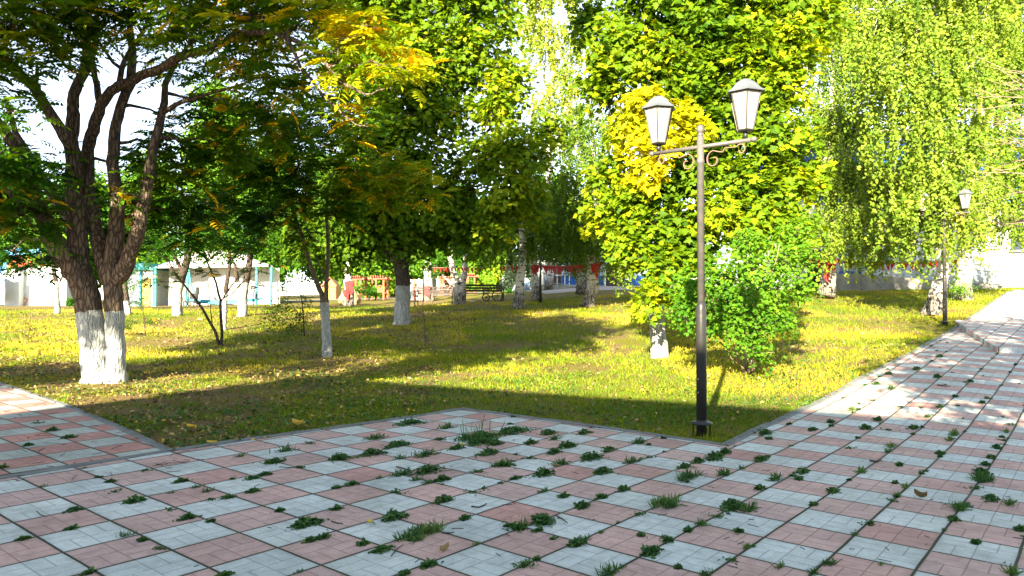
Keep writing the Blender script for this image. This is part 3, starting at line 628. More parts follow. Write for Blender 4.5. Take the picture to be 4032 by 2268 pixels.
birch(2322, 1205, 28, [([(2310, 1215), (2316, 1195), (2335, 1130), (2335, 1040), (2338, 960), (2350, 860), (2340, 700), (2330, 500)], [.30, .25, .22, .19, .15, .12, .09, .05]), ([(2330, 1120), (2322, 1060), (2318, 1000)], [.1, .09, .05])],
 [(2330, 800, 0, 100, 0.40), (2300, 650, 0, 110, 0.40), (2250, 900, .5, 90, 0.36), (2380, 950, -.5, 70, 0.46), (2400, 850, 0, 90, 0.43), (2440, 1010, -1, 60, 0.52), (2350, 480, 0, 110, 0.42), (2270, 780, 1, 100, 0.34)], 'rough dark birch with red pennants knotted on its trunk', 24, dens=110)
birch(2300, 1150, 34, [([(2292, 1156), (2292, 1120), (2280, 1060), (2262, 1000), (2240, 900), (2250, 700)], [.32, .27, .2, .17, .12, .05]), ([(2302, 1156), (2305, 1110), (2325, 1050)], [.2, .15, .1])],
 [(2230, 900, 0, 90, 0.36), (2180, 960, 0, 70, 0.34), (2300, 950, 0, 70, 0.34), (2200, 780, 0, 100, 0.34), (2160, 900, 1, 70, 0.33), (2280, 1010, -.5, 40, 0.38)], 'short forked birch behind the red-flagged birch', 25, dens=110)
birch(2040, 1205, 28, [([(2040, 1215), (2042, 1190), (2048, 1110), (2056, 1020), (2058, 930), (2050, 800), (2060, 600)], [.27, .21, .18, .16, .14, .11, .05])],
 [(2060, 850, .5, 70, 0.38), (2000, 930, .5, 50, 0.42), (2130, 880, 0, 70, 0.36), (2080, 960, 0, 40, 0.38), (1960, 960, 1, 40, 0.42), (2100, 730, 0, 90, 0.38)], 'dark cracked birch trunk right of the wheelchair bench', 26, dens=110)
birch(2110, 1180, 32, [([(2115, 1185), (2112, 1165), (2108, 1100), (2096, 1040), (2090, 980), (2085, 880), (2090, 700)], [.26, .22, .18, .15, .13, .11, .05])],
 [(2120, 930, 0, 60, 0.36), (2140, 830, 0, 80, 0.34), (2070, 980, .5, 40, 0.38), (2190, 850, 0, 80, 0.34)], 'slim dark birch with a red flag around its trunk by the thin pole', 27, dens=110)
birch(1808, 1204, 33, [([(1812, 1212), (1812, 1190), (1815, 1130), (1830, 1060), (1836, 980), (1838, 900), (1835, 780)], [.34, .28, .22, .13, .12, .11, .06]), ([(1805, 1205), (1800, 1140), (1785, 1070), (1772, 1000), (1770, 940), (1765, 860)], [.25, .21, .15, .13, .11, .06]),
  ([(1800, 1150), (1770, 1110), (1740, 1080), (1710, 1060)], [.09, .07, .05, .02])],
 [(1760, 950, 0, 70, 0.47), (1680, 980, 0, 60, 0.49), (1850, 950, 0, 70, 0.43), (1920, 930, 0, 70, 0.42), (1720, 1040, -.3, 40, 0.49), (1660, 1050, 0, 40, 0.49), (1900, 1010, 0, 50, 0.40), (1820, 860, 0, 90, 0.42), (1720, 870, 0, 80, 0.42), (1940, 850, 0, 70, 0.42)], 'clump of pale birch stems between the two benches', 28, dens=45, kind='loose', per=40, size=.11, rc=.35)
birch(2160, 700, 40, [([(2160, 1140), (2165, 1000), (2160, 700), (2155, 400), (2150, 0)], [.25, .22, .18, .12, .05])],
 [(2120, 60, 0, 90, 0.72), (2200, 120, 0, 90, 0.70), (2140, 220, 0, 80, 0.72), (2220, 300, 0, 90, 0.70), (2150, 380, 0, 80, 0.70), (2250, 420, 0, 80, 0.69), (2200, 520, 0, 70, 0.68), (2100, -80, 0, 120, 0.70), (2240, -60, 0, 120, 0.70), (2290, 200, 0, 80, 0.70), (2050, 100, 0, 80, 0.70), (2290, 560, 0, 60, 0.63)], 'tall pale sunlit birch seen high in the gap between the two maples', 29, dens=26, per=32, size=.16)
birch(1374, 1196, 36, [([(1372, 1204), (1375, 1180), (1374, 1130), (1366, 1070), (1368, 1000), (1366, 900)], [.28, .24, .22, .20, .16, .08])], [(1330, 960, 0, 50, 0.45), (1400, 940, 0, 60, 0.45), (1360, 860, 0, 90, 0.42)], 'white and black birch trunk with a red rag beside the big rock', 30, dens=28, per=30, size=.15, rc=.8)
birch(1688, 1170, 40, [([(1692, 1190), (1690, 1150), (1684, 1090), (1682, 1020), (1680, 950)], [.30, .26, .24, .2, .15])], [(1640, 960, 0, 60, 0.45), (1700, 950, 0, 60, 0.45)], 'mottled birch trunk wrapped with red cloth behind the left bench', 31, dens=28, per=30, size=.15, rc=.6)
birch(2690, 1180, 20, [([(2695, 1262), (2692, 1230), (2688, 1150), (2680, 1050), (2655, 900), (2640, 700)], [.17, .15, .13, .12, .10, .05])], [], 'pale birch stem half hidden behind the bright maple', 32)
# --- small whitewashed trees at the left
def wtree(px, py, lim, blobs, label, seed, wash, kind='loose', Y=None, **kw):
    return birch(px, py, Y, lim, blobs, label, seed, 'tree', kind, kw.pop('dens', 42), kw.pop('per', 26), kw.pop('size', .13), kw.pop('rc', .4), kw.pop('group', None), kw.pop('name', 'tree'), lm=kw.pop('lm', M_BARKD), bm=M_BARKD, wash=wash, **kw)
wtree(225, 1236, [([(227, 1240), (226, 1200), (222, 1120), (212, 1060), (205, 980), (190, 900)], [.14, .10, .085, .07, .05, .02]), ([(222, 1130), (245, 1090), (262, 1040)], [.05, .04, .02])],
 [(150, 1000, 0, 50, 0.60, 1, .5), (230, 960, 0, 50, 0.60, 1, .7), (190, 1010, 0, 45, 0.63, 1, .8), (100, 940, 1, 60, 0.49), (180, 880, 0, 80, 0.49)], 'small tree with thin white-painted trunk before the white kiosk', 41, 1.35)
wtree(695, 1244, [([(698, 1250), (698, 1200), (705, 1130), (730, 1050), (745, 980), (740, 880)], [.20, .17, .16, .15, .12, .06]), ([(720, 1080), (690, 1010), (660, 960)], [.08, .06, .02])],
 [(700, 930, 0, 80, 0.36), (620, 960, 1, 60, 0.38), (780, 950, 0, 80, 0.33), (740, 830, 0, 100, 0.38), (860, 900, 1, 80, 0.33), (560, 900, 1, 80, 0.42)], 'leaning tree with whitewashed trunk and a split stump at its foot', 42, 1.35)
wtree(960, 1246, [([(955, 1252), (955, 1210), (956, 1160), (970, 1100), (985, 1020), (985, 920)], [.20, .17, .17, .13, .11, .06]), ([(955, 1170), (938, 1120), (925, 1040)], [.12, .09, .05])],
 [(960, 960, 0, 80, 0.33), (1040, 940, 0, 80, 0.32), (880, 970, 0, 60, 0.34), (1000, 860, 0, 100, 0.34), (1100, 980, 1, 60, 0.34)], 'forked tree with whitewashed trunk in front of the white tent', 43, 1.3)
wtree(882, 1300, [([(882, 1308), (881, 1270), (885, 1200), (892, 1120), (905, 1040), (900, 950)], [.11, .09, .08, .07, .05, .03])], [(890, 930, 0, 70, 0.34), (840, 880, 0, 80, 0.36)], 'thin whitewashed tree between the dark sapling and the forked tree', 44, 1.2)
wtree(500, 1240, [([(506, 1245), (502, 1210), (495, 1160), (490, 1090), (500, 1000)], [.15, .12, .10, .09, .05])], [(500, 960, 0, 60, 0.38), (440, 900, 0, 80, 0.42), (560, 1010, 0, 50, 0.42)], 'small crooked tree just right of the big walnut trunk', 45, .55)
# dark saplings in front of the tent
dk = pg(868, 1362)
birch(868, 1362, None, [([(862, 1372), (850, 1310), (800, 1220), (740, 1140), (680, 1060), (640, 980)], [.045, .04, .035, .03, .022, .01]), ([(872, 1372), (872, 1280), (868, 1180), (850, 1110), (815, 1030), (790, 940)], [.045, .04, .035, .03, .022, .01]),
  ([(868, 1190), (900, 1140), (950, 1080), (990, 1010)], [.022, .018, .013, .006]), ([(835, 1270), (828, 1200), (822, 1140)], [.015, .012, .006])],
 [(560, 1110, -.5, 45, 0.33, 1, .9), (650, 1080, -.5, 45, 0.31, 1, .8), (780, 1070, 0, 45, 0.31, 1, .8), (980, 1100, -.3, 45, 0.32, 1, .7), (690, 960, 0, 80, 0.38), (850, 960, 0, 80, 0.36), (960, 960, 0, 80, 0.36), (600, 980, 0, 70, 0.38), (1000, 880, 0, 90, 0.40), (780, 860, 0, 100, 0.42), (1080, 1040, 0, 40, 0.34, 1, .7)], 'dark young walnut on several thin bare stems in the shade', 46, 'tree', 'pinnate', 50, 6, .34, .2, name='walnut_sapling', lm=M_BARKD, bm=M_BARKD, twigs=.6)
birch(560, 1325, None, [([(572, 1328), (570, 1270), (562, 1200), (550, 1150)], [.018, .014, .01, .004]), ([(565, 1328), (530, 1290), (500, 1270)], [.012, .008, .004])],
 [(520, 1275, 0, 25, 0.45), (600, 1270, 0, 20, 0.34), (545, 1180, 0, 25, 0.34), (500, 1290, 0, 20, 0.49)], 'tiny walnut seedling on dark soil right of the big walnut', 47, 'sapling', 'pinnate', 60, 4, .26, .1, name='walnut_seedling', lm=M_BARKD, bm=M_BARKD, twigs=.6)
birch(1200, 1330, None, [([(1200, 1335), (1195, 1260), (1185, 1160), (1170, 1060)], [.022, .018, .014, .006]), ([(1195, 1260), (1150, 1200), (1110, 1160)], [.01, .008, .004])],
 [(1100, 1200, 0, 60, 0.29), (1180, 1240, 0, 60, 0.29), (1090, 1260, 0, 50, 0.29), (1150, 1290, 0, 50, 0.29), (1120, 1130, 0, 45, 0.31), (1200, 1180, 0, 40, 0.31), (1040, 1250, 0, 30, 0.29)], 'dark small-leaved shrub with a thin upright stem left of the slim walnut', 48, 'shrub', 'loose', 150, 14, .05, .2, name='shrub', lm=M_BARKD, bm=M_BARKD, twigs=.6, tw_r=.003, limb_r=.006)
birch(1672, 1368, None, [([(1673, 1372), (1674, 1330), (1670, 1290)], [.022, .018, .016]), ([(1670, 1290), (1665, 1200), (1668, 1100), (1675, 1010)], [.011, .009, .007, .003]), ([(1672, 1262), (1690, 1220), (1708, 1180)], [.008, .006, .003]), ([(1670, 1255), (1640, 1210), (1615, 1170)], [.008, .006, .003])],
 [], 'bare leafless sapling with a pale cut stub in mid lawn', 49, 'sapling', name='sapling', lm=M_BARKT, bm=M_BARKT)
# twiggy half-bare tree leaning in from the right
rg_ = random.Random(8); tl = [([Vector((9.6, 11.2, tz(9.6, 11.2) - .1)), Vector((9.5, 11.2, 1.5)), Vector((9.3, 11.3, 2.6)), Vector((8.9, 11.4, 3.6)), Vector((8.4, 11.5, 4.4))], [.13, .11, .09, .06, .03])]
for k in range(26):
    x0, y0 = rg_.uniform(4060, 4300), rg_.uniform(300, 900); L_ = rg_.uniform(120, 430); a_ = rg_.uniform(-.5, .5); Y0 = rg_.uniform(11.2, 12.2)
    tl.append(([at(x0, y0, Y0), at(x0 - L_ * .5, y0 - L_ * .25 * a_, Y0), at(x0 - L_ * .8, y0 - L_ * .6 * a_ + 10, Y0 - .1), at(x0 - L_ * 1.05, y0 - L_ * .9 * a_ - 8, Y0 - .1)], [.012, .009, .006, .003]))
    tl.append(([at(x0 - L_ * .5, y0 - L_ * .25 * a_, Y0), at(x0 - L_ * .75, y0 - L_ * .1 + 20 * a_, Y0 + .1), at(x0 - L_ * .95, y0 - L_ * .12 - 20, Y0 + .15)], [.006, .004, .002]))
tree('half_bare_tree', 'half bare twiggy tree with sparse yellow leaves reaching in from the right', 'tree', Vector((9.6, 11.2, tz(9.6, 11.2))), tl,
 [(4120, 430, 11.6, 150, .72, 1, .5), (4040, 330, 11.8, 90, .7, 1, .35), (3990, 480, 11.6, 70, .66, 1, .3), (4150, 700, 11.6, 140, .7, 1, .5), (4300, 500, 11.6, 200, .7), (4250, 200, 11.6, 180, .7), (4030, 620, 11.6, 70, .7, 1, .3)], 'shrub', 30, 8, .07, .3, M_TWIG, M_TWIG, 0, 50, twigs=.8, tw_r=.004, limb_r=.012)
# ------------------------------------------------------------------ far vegetation
def ftree(px, Y, top, w, t, label, seed, kind='loose', size=.30, dens=34, name='tree', low=1.2, extra=None):
    """a far tree: crown of stacked blobs above a trunk"""
    rg = random.Random(seed); base = gp(px, Y); yb = 1134 - (base.z - CAMH) / Y * F + 50; H = yb - top
    bl = []
    for k in range(9):
        f = (k + .5) / 9; ww = w * (math.sin(math.pi * (.18 + .72 * f)) ** .7) * (1 if kind != 'spruce' else (1.15 - f))
        bl.append((px + rg.uniform(-.35, .35) * ww, yb - H * (.16 * low + f * (1 - .16 * low)) , Y + rg.uniform(-1, 1), max(20, ww * rg.uniform(.5, .72)), t + rg.uniform(-.06, .06)))
    L = [([base - Vector((0, 0, .3)), at(px, yb - H * .3, Y), at(px + 4, yb - H * .6, Y), at(px, top + H * .05, Y)], [.22, .17, .1, .03])]
    return tree(name, label, 'tree', base, L, bl, 'loose', dens, 30, size, .8, M_BARKD, M_BARKD, 0, seed, twigs=.05, tw_r=.02, extra=extra)
ftree(860, 58, 330, 190, .62, 'tall yellow-green sunlit poplar rising beyond the white tent', 61)
ftree(560, 62, 640, 200, .55, 'round sunlit tree beyond the tent, left of the tall poplar', 62)
ftree(300, 60, 700, 180, .50, 'green tree behind the orange cabin and big walnut', 63)
ftree(60, 66, 820, 190, .42, 'low green tree behind the blue-roofed cabin at the left edge', 64)
ftree(1080, 60, 560, 170, .5, 'sunlit tree right of the tall poplar, behind the slim walnut', 65)
ftree(1290, 64, 640, 170, .45, 'broad green tree behind the yellow playhouse', 66)
ftree(1450, 56, 900, 120, .62, 'small yellow-green tree over the red pergola', 67, low=.8)
ftree(1560, 62, 860, 130, .55, 'light green tree just left of the dark maple trunk', 68)
ftree(1800, 70, 760, 170, .4, 'dark green far tree behind the bench birches', 69)
ftree(1900, 58, 990, 75, .66, 'yellow-green bush-like tree beyond the wheelchair bench', 70, low=.5)
ftree(1960, 66, 800, 110, .60, 'pale sunlit far tree left of the spruce', 71)
ftree(2150, 75, 700, 150, .5, 'far green tree behind the white pillar of the hall', 72)
ftree(-150, 50, 500, 240, .4, 'dark tree beyond the kiosk outside the left edge', 73)
ftree(-60, 34, 380, 200, .34, 'leafy tree at the left edge behind the walnut', 74, size=.14, dens=22, low=2.2)
def spruce(px, Y, top, label, seed):
    base = gp(px, Y); t = thing('spruce_tree', base, label, 'tree'); ht = at(px, top, Y).z - base.z
    MB().tube([base, base + Vector((0, 0, ht))], [.14, .02], 8, 9.0).build('trunk', M_BARKD, t, smooth=True)
    rg = np.random.RandomState(seed); n = 900
    z = rg.uniform(.06, 1, n); a = rg.uniform(0, 6.28, n); r = (1 - z) * ht * .34 * rg.uniform(.3, 1, n)
    m = 10; idx = np.repeat(np.arange(n), m); q = rg.uniform(0, 1, n * m)
    P = np.array(base)[None] + np.stack([np.cos(a[idx]) * r[idx] * (.6 + .5 * q), np.sin(a[idx]) * r[idx] * (.6 + .5 * q), z[idx] * ht - .25 * r[idx] * q], 1) + rg.normal(0, .05, (n * m, 3))
    A = np.stack([np.cos(a[idx]), np.sin(a[idx]), np.full(n * m, -.3)], 1) + rg.normal(0, .4, (n * m, 3))
    V, Fc, k = place(t_rhomb(.35), P, A, UP + rg.normal(0, .4, (n * m, 3)), .26 * rg.uniform(.6, 1.2, n * m))
    npmesh('crown', V, Fc, 4, M_SPRUCE, t, np.repeat(np.clip(rg.uniform(.3, 1, n * m), 0, 1), k))
spruce(2015, 52, 1000, 'blue-green spruce beyond the path between the bench and the dark birch', 81)
spruce(2115, 60, 1030, 'small pale spruce seen between the two dark birches', 82)
def fbush(px, pyb, Y, r, t, label, seed, name='bush', size=.12, dens=40):
    base = gp(px, Y); rg = random.Random(seed)
    bl = [(px + rg.uniform(-.8, .8) * r, pyb - r * rg.uniform(.35, 1.1), Y + rg.uniform(-.4, .4), r * .5, t + rg.uniform(-.05, .05)) for _ in range(5)]
    tree(name, label, 'bush', base, [([base, at(px, pyb - r * .6, Y)], [.04, .02])], bl, 'loose', dens, 26, size, .3, M_BARKD, M_BARKD, 0, seed, twigs=.1, tw_r=.01, crown='foliage', stemname='stems')
fbush(1905, 1152, 50, 45, .70, 'yellow-green rounded bush behind the wheelchair bench', 91)
fbush(1840, 1150, 52, 28, .55, 'small green bush left of the yellow bush', 92)
fbush(1452, 1160, 46, 16, .30, 'low dark bush left of the planter boards', 93)
fbush(1405, 1158, 46, 18, .35, 'low dark bush right of the big rock', 94)
fbush(1478, 1158, 47, 14, .66, 'small yellow bush beside the planter boards', 95)
fbush(2000, 1164, 44, 14, .3, 'low dark hedge clump at the foot of the spruce', 96)
fbush(1600, 1150, 50, 22, .66, 'yellow bush glimpsed right of the dark maple trunk', 97)
fbush(3785, 1160, 24.4, 26, .6, 'little bush between the leaning birch and the rough birch', 98, size=.06, dens=60)
fbush(275, 1200, 43, 14, .25, 'dark little bush at the right end of the kiosk', 99)
# ------------------------------------------------------------------ lamp posts
M_IRON = worn('dark painted iron', (.035, .037, .038), .38, .3, c2=(.05, .045, .04), spec=.5)
M_IRONL = worn('weathered grey painted iron', (.10, .10, .095), .5, .2, c2=(.17, .15, .13), scale=9, var=.3)
M_RUST = worn('rusty iron', (.20, .16, .13), .7, .2, c2=(.28, .13, .06), scale=14)
M_ROOF = worn('grey lantern roof', (.16, .18, .20), .45, .1)
def panemat():
    g = NT('cream lantern glass'); g.fin((.55, .50, .40), .25, spec=.5)
    tr = g.n('BsdfTranslucent', i={0: (.85, .74, .55, 1)}); mx = g.n('MixShader', i={0: .25, 1: g.b.outputs[0], 2: tr.outputs[0]})
    g.l(mx.outputs[0], g.out.inputs[0]); return g.m
M_PANE = panemat(); M_BOLT = worn('bright bolt', (.55, .55, .53), .3, .8)
M_LINE = worn('brass line', (.30, .24, .14), .5)
def lamp(loc, rz, label, scale=1.0, black=False, detail=True):
    t = thing('street_lamp', loc, label, 'street lamp', 'double-headed lantern posts along the path', rz); t.scale = (scale,) * 3
    up = M_IRON if black else M_IRONL
    def part(mb, name, mat, par=None, smooth=True): 
        o = bpy.data.objects.new(name, mb); return o
    def fin(b, name, mat, parent=t, smooth=True):
        me = bpy.data.meshes.new(name); me.from_pydata(b.v, [], b.f); me.materials.append(mat)
        a = me.attributes.new('tint', 'FLOAT', 'POINT'); a.data.foreach_set('value', np.zeros(len(b.v), 'f'))
        o = bpy.data.objects.new(name, me); COL.objects.link(o); o.parent = parent
        if smooth: me.polygons.foreach_set('use_smooth', [len(p) == 4 for p in b.f])
        return o
    b = MB().lathe([(.054, -.1), (.054, 1.27), (.052, 1.29), (.053, 1.31), (.050, 1.36), (.040, 1.42)], n=24)
    fin(b, 'lower_pole', M_IRON)
    b = MB().lathe([(.0385, 1.41), (.0375, 2.88), (.042, 2.885), (.042, 2.92), (.0375, 2.925), (.0375, 3.17), (.030, 3.175)], n=20)
    po = fin(b, 'upper_pole', up)
    b = MB().lathe([(.11, .125), (.115, .130), (.115, .145), (.06, .150), (.058, .165), (.054, .168)], n=24)
    bp = fin(b, 'base_flange', M_IRON)
    for k in range(4):
        a = math.pi / 4 + k * math.pi / 2
        fin(MB().lathe([(.007, -.1), (.007, .115), (.013, .116), (.013, .126)], (.092 * math.cos(a), .092 * math.sin(a), 0), 8), 'bolt', M_IRON, bp)
    for z in (.46, .60): fin(MB().lathe([(.008, -.008), (.009, 0), (.006, .006)], (-.012, -.0535, z), 8), 'screw', M_BOLT, po)
    b = MB().lathe([(.030, 3.172), (.034, 3.185), (.024, 3.20), (.024, 3.205), (.034, 3.215), (.042, 3.235), (.041, 3.26), (.030, 3.285), (.010, 3.297)], n=20)
    fin(b, 'finial', up)
    h = 3.06
    b = MB().tube([(-.57, 0, h), (.57, 0, h)], .0225, 14)
    for s_ in (-1, 1): b.tube([(s_ * .55, 0, h), (s_ * .565, 0, h), (s_ * .59, 0, h), (s_ * .61, 0, h)], [.023, .029, .027, .010], 12)
    fin(b, 'arm', up)
    for s_ in (-1, 1):      # scroll bracket under each arm
        P = []
        for k in range(34):      # inner spiral by the pole
            a = k / 33; ang = math.pi * (.15 + 2.9 * a); r = .026 + .082 * a
            P.append((.155 - r * math.cos(ang) * 1.0, h - .155 + r * math.sin(ang) * -1))
        # big spiral unwinding to the outer end
        P = [(.150 + (.018 + .088 * q) * math.cos(math.pi * (1.6 - 2.6 * q) + math.pi * 1.0), h - .155 + (.018 + .10 * q) * math.sin(math.pi * (1.6 - 2.6 * q) + math.pi * 1.0)) for q in np.linspace(0, .80, 30)]
        e = P[-1]
        P += [(e[0] * (1 - q) + .40 * q, e[1] * (1 - q) + (h - .055) * q + .03 * math.sin(q * math.pi) * (-1 if q < .5 else .3)) for q in np.linspace(.12, .9, 9)]
        P += [(.445 + .048 * math.sin(a) * (1 - .12 * a), h - .085 + .055 * math.cos(a) * (1 - .1 * a)) for a in np.linspace(-.9, 4.6, 22)]
        b = MB(); V = []; Fc = []
        n = len(P)
        for k, (x, z) in enumerate(P):
            xa, za = P[max(k - 1, 0)]; xb, zb = P[min(k + 1, n - 1)]; L = math.hypot(xb - xa, zb - za) or 1; nx, nz = -(zb - za) / L * .0045, (xb - xa) / L * .0045
            for yy, sg in ((-.011, -1), (.011, -1), (.011, 1), (-.011, 1)): V.append((s_ * (x + sg * nx), yy, z + sg * nz))
        for k in range(n - 1):
            for q in range(4): Fc.append((k * 4 + q, (k + 1) * 4 + q, (k + 1) * 4 + (q + 1) % 4, k * 4 + (q + 1) % 4))
        b.add(V, Fc); fin(b, 'scroll_bracket', M_RUST if not black else M_IRON, smooth=False)
    for s_ in (-1, 1):
        cx = s_ * .49; z0 = h + .022
        e = bpy.data.objects.new('lantern', None); COL.objects.link(e); e.parent = t
        e.location = (cx, 0, z0); e.rotation_euler = (0, 0, -rz - math.atan2(loc[0], loc[1]) + math.pi / 2 + .06 * s_)   # a corner rib faces the square
        b = MB().lathe([(.025, 0), (.025, .055), (.022, .056)], n=14); fin(b, 'socket', M_IRON, e)
        zb, zt = .085, .46; rb, rt = .080, .162
        b = MB().lathe([(.024, .055), (rb, .07), (rb + .006, .078), (rb + .004, .088)], n=6)
        for k in range(6):
            a = k * math.pi / 3; d = Vector((math.cos(a), math.sin(a), 0))
            b.tube([d * rb + Vector((0, 0, zb - .005)), d * rt + Vector((0, 0, zt))], .0095, 4)
            a2 = a + math.pi / 3; d2 = Vector((math.cos(a2), math.sin(a2), 0))
            b.tube([d * rt + Vector((0, 0, zt)), d2 * rt + Vector((0, 0, zt))], .009, 4)
        fin(b, 'lantern_frame', M_IRON, e, False)
        b = MB().lathe([(rt + .038, zt + .000), (rt + .040, zt + .012), (rt + .014, zt + .026), (rt - .02, zt + .056), (rt - .055, zt + .098), (rt - .095, zt + .126), (.045, zt + .142), (.01, zt + .148)], n=6)
        fin(b, 'lantern_roof', M_ROOF, e, False)
        for k in range(6):
            a = k * math.pi / 3; a2 = a + math.pi / 3
            d, d2 = Vector((math.cos(a), math.sin(a), 0)), Vector((math.cos(a2), math.sin(a2), 0)); q = .965
            c0, c1_, c2, c3 = d * rb * q + Vector((0, 0, zb)), d2 * rb * q + Vector((0, 0, zb)), d2 * rt * q + Vector((0, 0, zt)), d * rt * q + Vector((0, 0, zt))
            pn = fin(MB().add([c0, c1_, c2, c3], [(0, 1, 2, 3)]), 'pane', M_PANE, e, False)
            if detail:
                nn = (c1_ - c0).cross(c3 - c0).normalized() * .004
                def uvp(u, v): return (c0.lerp(c1_, u)).lerp(c3.lerp(c2, u), v) + nn
                ol = [(.5, .04), (.5, .08), (.24, .14), (.24, .82), (.5, .93), (.76, .82), (.76, .14), (.5, .08)]
                b2 = MB(); pts = [uvp(*p) for p in ol]
                for p_, q_ in zip(pts[:-1], pts[1:]): b2.tube([p_, q_], .0016, 4)
                b2.tube([uvp(.5, .93), uvp(.5, .99)], .0016, 4)
                fin(b2, 'pane_tracery', M_LINE, pn, False)
    return t
l1 = pg(2763, 1716); RZ = math.atan2(AV[1], AV[0])
lamp(l1, RZ, 'tall double-headed lantern post on the lawn corner, nearest the camera')
lamp(gp(3720, 19.0, -.02), RZ + .10, 'smaller double-headed lantern post farther along the path edge', .97)
lamp(gp(3955, 35, 0), RZ, 'black lamp post at the end of the path in front of the window', 1.0, True, False)
# thin pole
tp = gp(2128, 31); t = thing('pole', tp, 'thin dark pole standing beside the slim dark birch', 'pole')
MB().lathe([(.055, 0), (.055, 1.2), (.035, 1.25), (.03, 4.5)], tuple(tp), 10).build('shaft', M_IRON, t, smooth=True)
MB().lathe([(.10, 0), (.10, .03), (.06, .05)], tuple(tp), 12).build('base', M_IRON, t)
# ------------------------------------------------------------------ benches and pushchair
M_BLACK = worn('black steel', (.02, .02, .02), .5, .5); M_SLAT = worn('dark brown slats', (.06, .035, .025), .6)
def bench(loc, rz, label):
    t = thing('park_bench', loc, label, 'bench', 'slatted benches under the birches', rz); Mx = t.matrix_basis
    def P(x, y, z): return Mx @ Vector((x, y, z))
    def bar(b, a, c, r=.02): b.tube([P(*a), P(*c)], r, 6)
    def slat(b, x0, x1, y, z, dy, dz):
        a = [P(x0, y - dy / 2, z - dz / 2), P(x0, y + dy / 2, z - dz / 2), P(x0, y + dy / 2, z + dz / 2), P(x0, y - dy / 2, z + dz / 2)]
        c = [P(x1, y - dy / 2, z - dz / 2), P(x1, y + dy / 2, z - dz / 2), P(x1, y + dy / 2, z + dz / 2), P(x1, y - dy / 2, z + dz / 2)]
        b.add(a + c, [(0, 1, 2, 3), (7, 6, 5, 4), (0, 4, 5, 1), (1, 5, 6, 2), (2, 6, 7, 3), (3, 7, 4, 0)])
    b = MB()
    for k in range(5): slat(b, -.85, .85, -.22 + k * .105, .44, .085, .03)
    b.build('seat', M_SLAT, t)
    b = MB()
    for k in range(3): slat(b, -.85, .85, .27 + k * .04, .56 + k * .125, .025, .095)
    b.build('backrest', M_SLAT, t)
    for s_ in (-.88, .88):
        for y, z in ((-.26, .62), (.26, .44)):
            b = MB(); bar(b, (s_, y, -.05), (s_, y, z), .024); b.build('leg', M_BLACK, t)
        b = MB(); b.tube([P(s_, -.26, .60), P(s_, -.22, .66), P(s_, .0, .67), P(s_, .30, .66)], .022, 6); bar(b, (s_, -.26, .42), (s_, .28, .42)); bar(b, (s_, .26, .42), (s_, .38, .90), .022)
        b.build('armrest', M_BLACK, t)
    b = MB(); bar(b, (0, -.2, .42), (0, .26, .42)); bar(b, (0, .26, .42), (0, .38, .88)); b.build('support', M_BLACK, t)
    return t
bench(gp(1905, 33.4), R(9), 'dark slatted bench at the right of the birch clump, nearer the pushchair')
bench(gp(1712, 33.6), R(-8), 'dark slatted bench between the maple trunk and the birch clump')
pc = gp(1946, 34.6); t = thing('pushchair', pc, 'small black pushchair with spoked wheels behind the right-hand bench', 'pushchair')
def ring(b, c, r, rr, ax=0, n=20):
    pts = [Vector(c) + Vector((r * math.cos(a) if ax == 0 else 0, 0 if ax == 0 else r * math.cos(a), r * math.sin(a))) for a in np.linspace(0, 2 * math.pi, n)]
    b.tube(pts, rr, 5, cap=False)
for dx, dy, r in ((.16, 0, .26), (.16, .45, .26), (-.40, .05, .17), (-.40, .40, .17)):
    b = MB(); c = pc + Vector((dx, dy, r)); ring(b, c, r, .02)
    for a in np.linspace(0, math.pi, 5)[:-1]: b.tube([c - Vector((r * math.cos(a), 0, r * math.sin(a))), c + Vector((r * math.cos(a), 0, r * math.sin(a)))], .006, 4)
    b.build('wheel', M_BLACK, t)
b = MB(); b.tube([pc + Vector((.16, .02, .26)), pc + Vector((-.40, .07, .17)), pc + Vector((-.2, .07, .5)), pc + Vector((.35, .05, 1.0))], .015, 6)
b.tube([pc + Vector((.16, .43, .26)), pc + Vector((-.40, .38, .17)), pc + Vector((-.2, .38, .5)), pc + Vector((.35, .40, 1.0))], .015, 6); b.build('frame', M_BLACK, t)
MB().box(pc + Vector((-.1, .22, .50)), (.4, .34, .06)).box(pc + Vector((.12, .22, .68)), (.06, .34, .36)).build('seat', M_BLACK, t)
# ------------------------------------------------------------------ bunting
M_FLAG = worn('red flag cloth', (.55, .03, .03), .8, var=.35, bump=.1); M_STR = worn('string', (.45, .40, .28), .9)
def bunting(a, c, n, label, sag=.12, fs=.18, skip=()):
    t = thing('bunting', a, label, 'bunting'); rg = random.Random(n); P = []
    for k in range(25):
        q = k / 24; p = a.lerp(c, q); p.z -= sag * 4 * q * (1 - q); P.append(p)
    MB().tube(P, .008, 4).build('string', M_STR, t)
    for k in range(n):
        q = (k + .6) / n
        if any(s0 < q < s1 for s0, s1 in skip): continue
        p = a.lerp(c, q); p.z -= sag * 4 * q * (1 - q); d = (c - a).normalized(); w_ = fs * rg.uniform(.35, .55); h_ = fs * rg.uniform(.9, 1.5); off = Vector((rg.uniform(-.08, .08), rg.uniform(-.08, .08), 0))
        m_ = p + off * .5 - Vector((0, 0, h_ * .5))
        MB().add([p - d * w_, p + d * w_, m_ + d * w_ * .5 + Vector((0, .03, 0)), m_ - d * w_ * .5 + Vector((0, .03, 0)), p + off - Vector((0, 0, h_))], [(0, 3, 2, 1), (3, 4, 2)]).build('flag', M_FLAG, t)
    return t
bunting(at(1690, 1052, 33), at(2038, 1046, 27.9), 26, 'dense dark red bunting from the bench birches to the dark cracked birch', .05, .20, ((.66, .8),))
